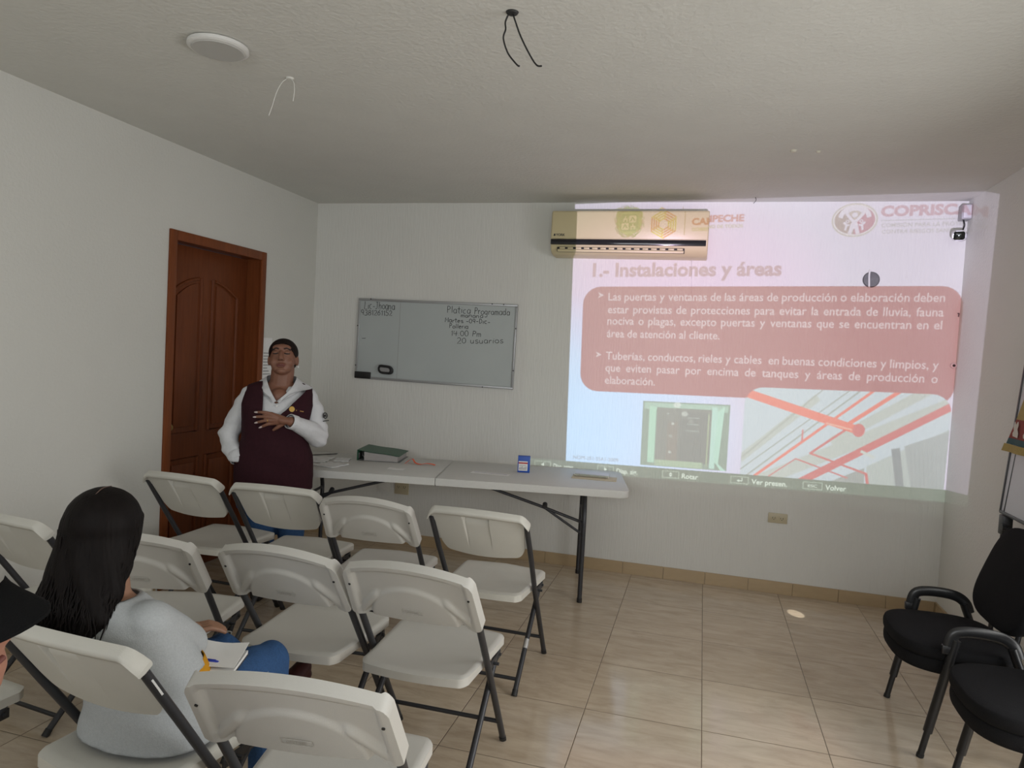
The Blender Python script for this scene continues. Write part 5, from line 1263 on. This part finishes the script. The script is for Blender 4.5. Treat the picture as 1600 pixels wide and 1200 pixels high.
# ---- listener at the left edge in a black cap, turned towards the slide
CPX, CPY = -.944, .735
P3 = thing('person', 'person in a black cap cut by the left edge, face turned toward the slide', 'person', (CPX, CPY, 0), R(180))
M_cap = mat('black_cap_cotton', (.0065, .0065, .007), .95, spec=.1, noise=(240, .3, 3), bump=(380, .0006)); M_tshirt = mat('navy_tshirt', (.02, .03, .06), .9, spec=.1); M_skin3 = skin_mat('reddish_brown_skin', (.36, .17, .115))
H3 = Vector((.086, 0, 1.124)); HY3 = R(-95)
def hp3(v): v = Vector(v); v.rotate(Euler((R(0), R(-15), HY3))); return H3+v
def h3(c, r, rot=(0, 0, 0)):
    vs, fs = ellip(c, r, rot, 22, 14); return [hp3(v) for v in vs], fs
head3 = [h3((0, .012, .028), (.076, .094, .082)), h3((0, -.030, -.015), (.064, .066, .080)), h3((0, -.052, -.070), (.044, .042, .038)), h3((0, -.072, -.092), (.024, .020, .016)), h3((0, -.098, -.012), (.013, .018, .022)), h3((-.010, -.092, -.024), (.009, .009, .008)), h3((.010, -.092, -.024), (.009, .009, .008)),
         h3((0, -.085, -.055), (.024, .012, .008)), h3((-.076, .010, -.008), (.010, .020, .031)), h3((.076, .010, -.008), (.010, .020, .031)), h3((-.036, -.060, -.03), (.026, .026, .026)), h3((.036, -.060, -.03), (.026, .026, .026))]
t3 = [(.06, .06, .42, .175, .125), (.06, .06, .55, .165, .120), (.07, .06, .68, .168, .118), (.07, .05, .80, .178, .115), (.07, .04, .86, .170, .095), (.07, .035, .90, .12, .07), (.072, .03, .935, .065, .058)]
arms3 = []; tarm = []
for s_ in (-1, 1):
    a0, a1, a2 = (.07+s_*.165, .045, .840), (.07+s_*.205, -.02, .66), (.07+s_*.13, -.235, .60)
    arms3 += chain([a0, a1, a2], [.046, .038, .026]) + chain([a2, (.07+s_*.11, -.30, .585)], [.027, .029], flat=.8)
    for j in range(4):
        b = Vector((.07+s_*(.132-.018*j), -.318, .585)); arms3 += finger([b, b+Vector((0, -.034, -.004)), b+Vector((0, -.058, -.014))], [.0105, .0095, .0075])
    arms3 += finger([(.07+s_*.085, -.285, .588), (.07+s_*.066, -.312, .588), (.07+s_*.062, -.335, .582)], [.013, .011, .008]); tarm += chain([a0, (.07+s_*.198, -.005, .72)], [.062, .060])
legs3 = []
for s_ in (-1, 1): legs3 += chain([(.06+s_*.09, .04, .52), (.06+s_*.11, -.38, .50), (.06+s_*.11, -.36, .07)], [.080, .056, .040]) + chain([(.06+s_*.11, -.34, .045), (.06+s_*.12, -.45, .035)], [.040, .034])
b3 = to_obj('body', [organic([loft(t3, inflate=-.012)] + [rcone((.072, .03, .91), .056, tuple(hp3((0, .03, -.05))), .056)] + head3 + arms3 + legs3, .0058, 3)], M_skin3, P3)
to_obj('shirt', cut(organic([loft(t3[:-1], inflate=.006)] + tarm, .008, 3), lambda c_: c_.z < .925 and not (abs(c_.x-.07) > .16 and c_.z < .715)), M_tshirt, P3, .003)
to_obj('jeans', organic([loft([(.06, .06, .425, .172, .128), (.06, .06, .53, .17, .122)])] + [x for s_ in (-1, 1) for x in chain([(.06+s_*.09, .04, .53), (.06+s_*.11, -.38, .505), (.06+s_*.11, -.36, .12)], [.095, .070, .058])], .009, 3), M_jean, P3)
for s_ in (-1, 1): to_obj('shoe', organic(chain([(.06+s_*.11, -.33, .045), (.06+s_*.122, -.47, .036)], [.048, .040]), .007, 2), M_shoe, P3, fn=lambda c_: Vector((c_.x, c_.y, max(c_.z, 0))))
cap = to_obj('cap', cut(organic([h3((0, .010, .048), (.086, .102, .086))], .005, 3), lambda c_: (c_-H3).z > .022), M_cap, P3, .003)
top = []; bot = []
for i in range(13):
    f_ = -1+2*i/12; rt_, rb = [], []
    for j in range(8):
        g_ = j/7; x = f_*(.080+.004*g_); y0 = -.088*math.sqrt(max(1-(x/.092)**2, 0)); y1 = min(y0-.002, -.030-.182*math.sqrt(max(1-(abs(f_)*.985)**2, 0)))
        y = y0+(y1-y0)*g_; z = .046-.030*(f_*f_)*(.4+.6*g_)-.006*g_
        rt_.append(hp3((x, y, z))); rb.append(hp3((x, y, z-.0045)))
    top.append(rt_); bot.append(rb)
MB().shell(top, bot).build('brim', M_cap, cap, smooth=60)
vs, fs = ellip(tuple(hp3((0, .010, .135))), (.008, .008, .004), n=12, m=6); MB().add(vs, fs).build('top_button', M_cap, cap)
for s_ in (-1, 1): MB().tube([hp3((s_*.020, -.088, .022)), hp3((s_*.035, -.088, .0225)), hp3((s_*.048, -.078, .022))], .0035, 8).build('eyebrow', M_browm, b3, smooth=70)
for s_ in (-1, 1):
    vs, fs = ellip(tuple(hp3((s_*.032, -.080, .004))), (.014, .010, .006), n=14, m=8); MB().add(vs, fs).build('eye', mat('eye_white_and_iris', (.12, .09, .08), .2), b3, smooth=70)
MB().tube(smooth_path([hp3(p) for p in ((-.022, -.092, -.056), (0, -.099, -.055), (.022, -.092, -.056))], 5), .0045, 8).build('lips', M_lip, b3, smooth=70)
to_obj('short_hair', cut(organic([h3((0, .030, .010), (.082, .086, .070))], .006, 2), lambda c_: -.055 < (c_-H3).z < .03 and c_.x > H3.x), M_hairb, P3, .003)
place_chair(1, CPX-.06, CPY-.02, 0, 'white folding chair under the person in the black cap')
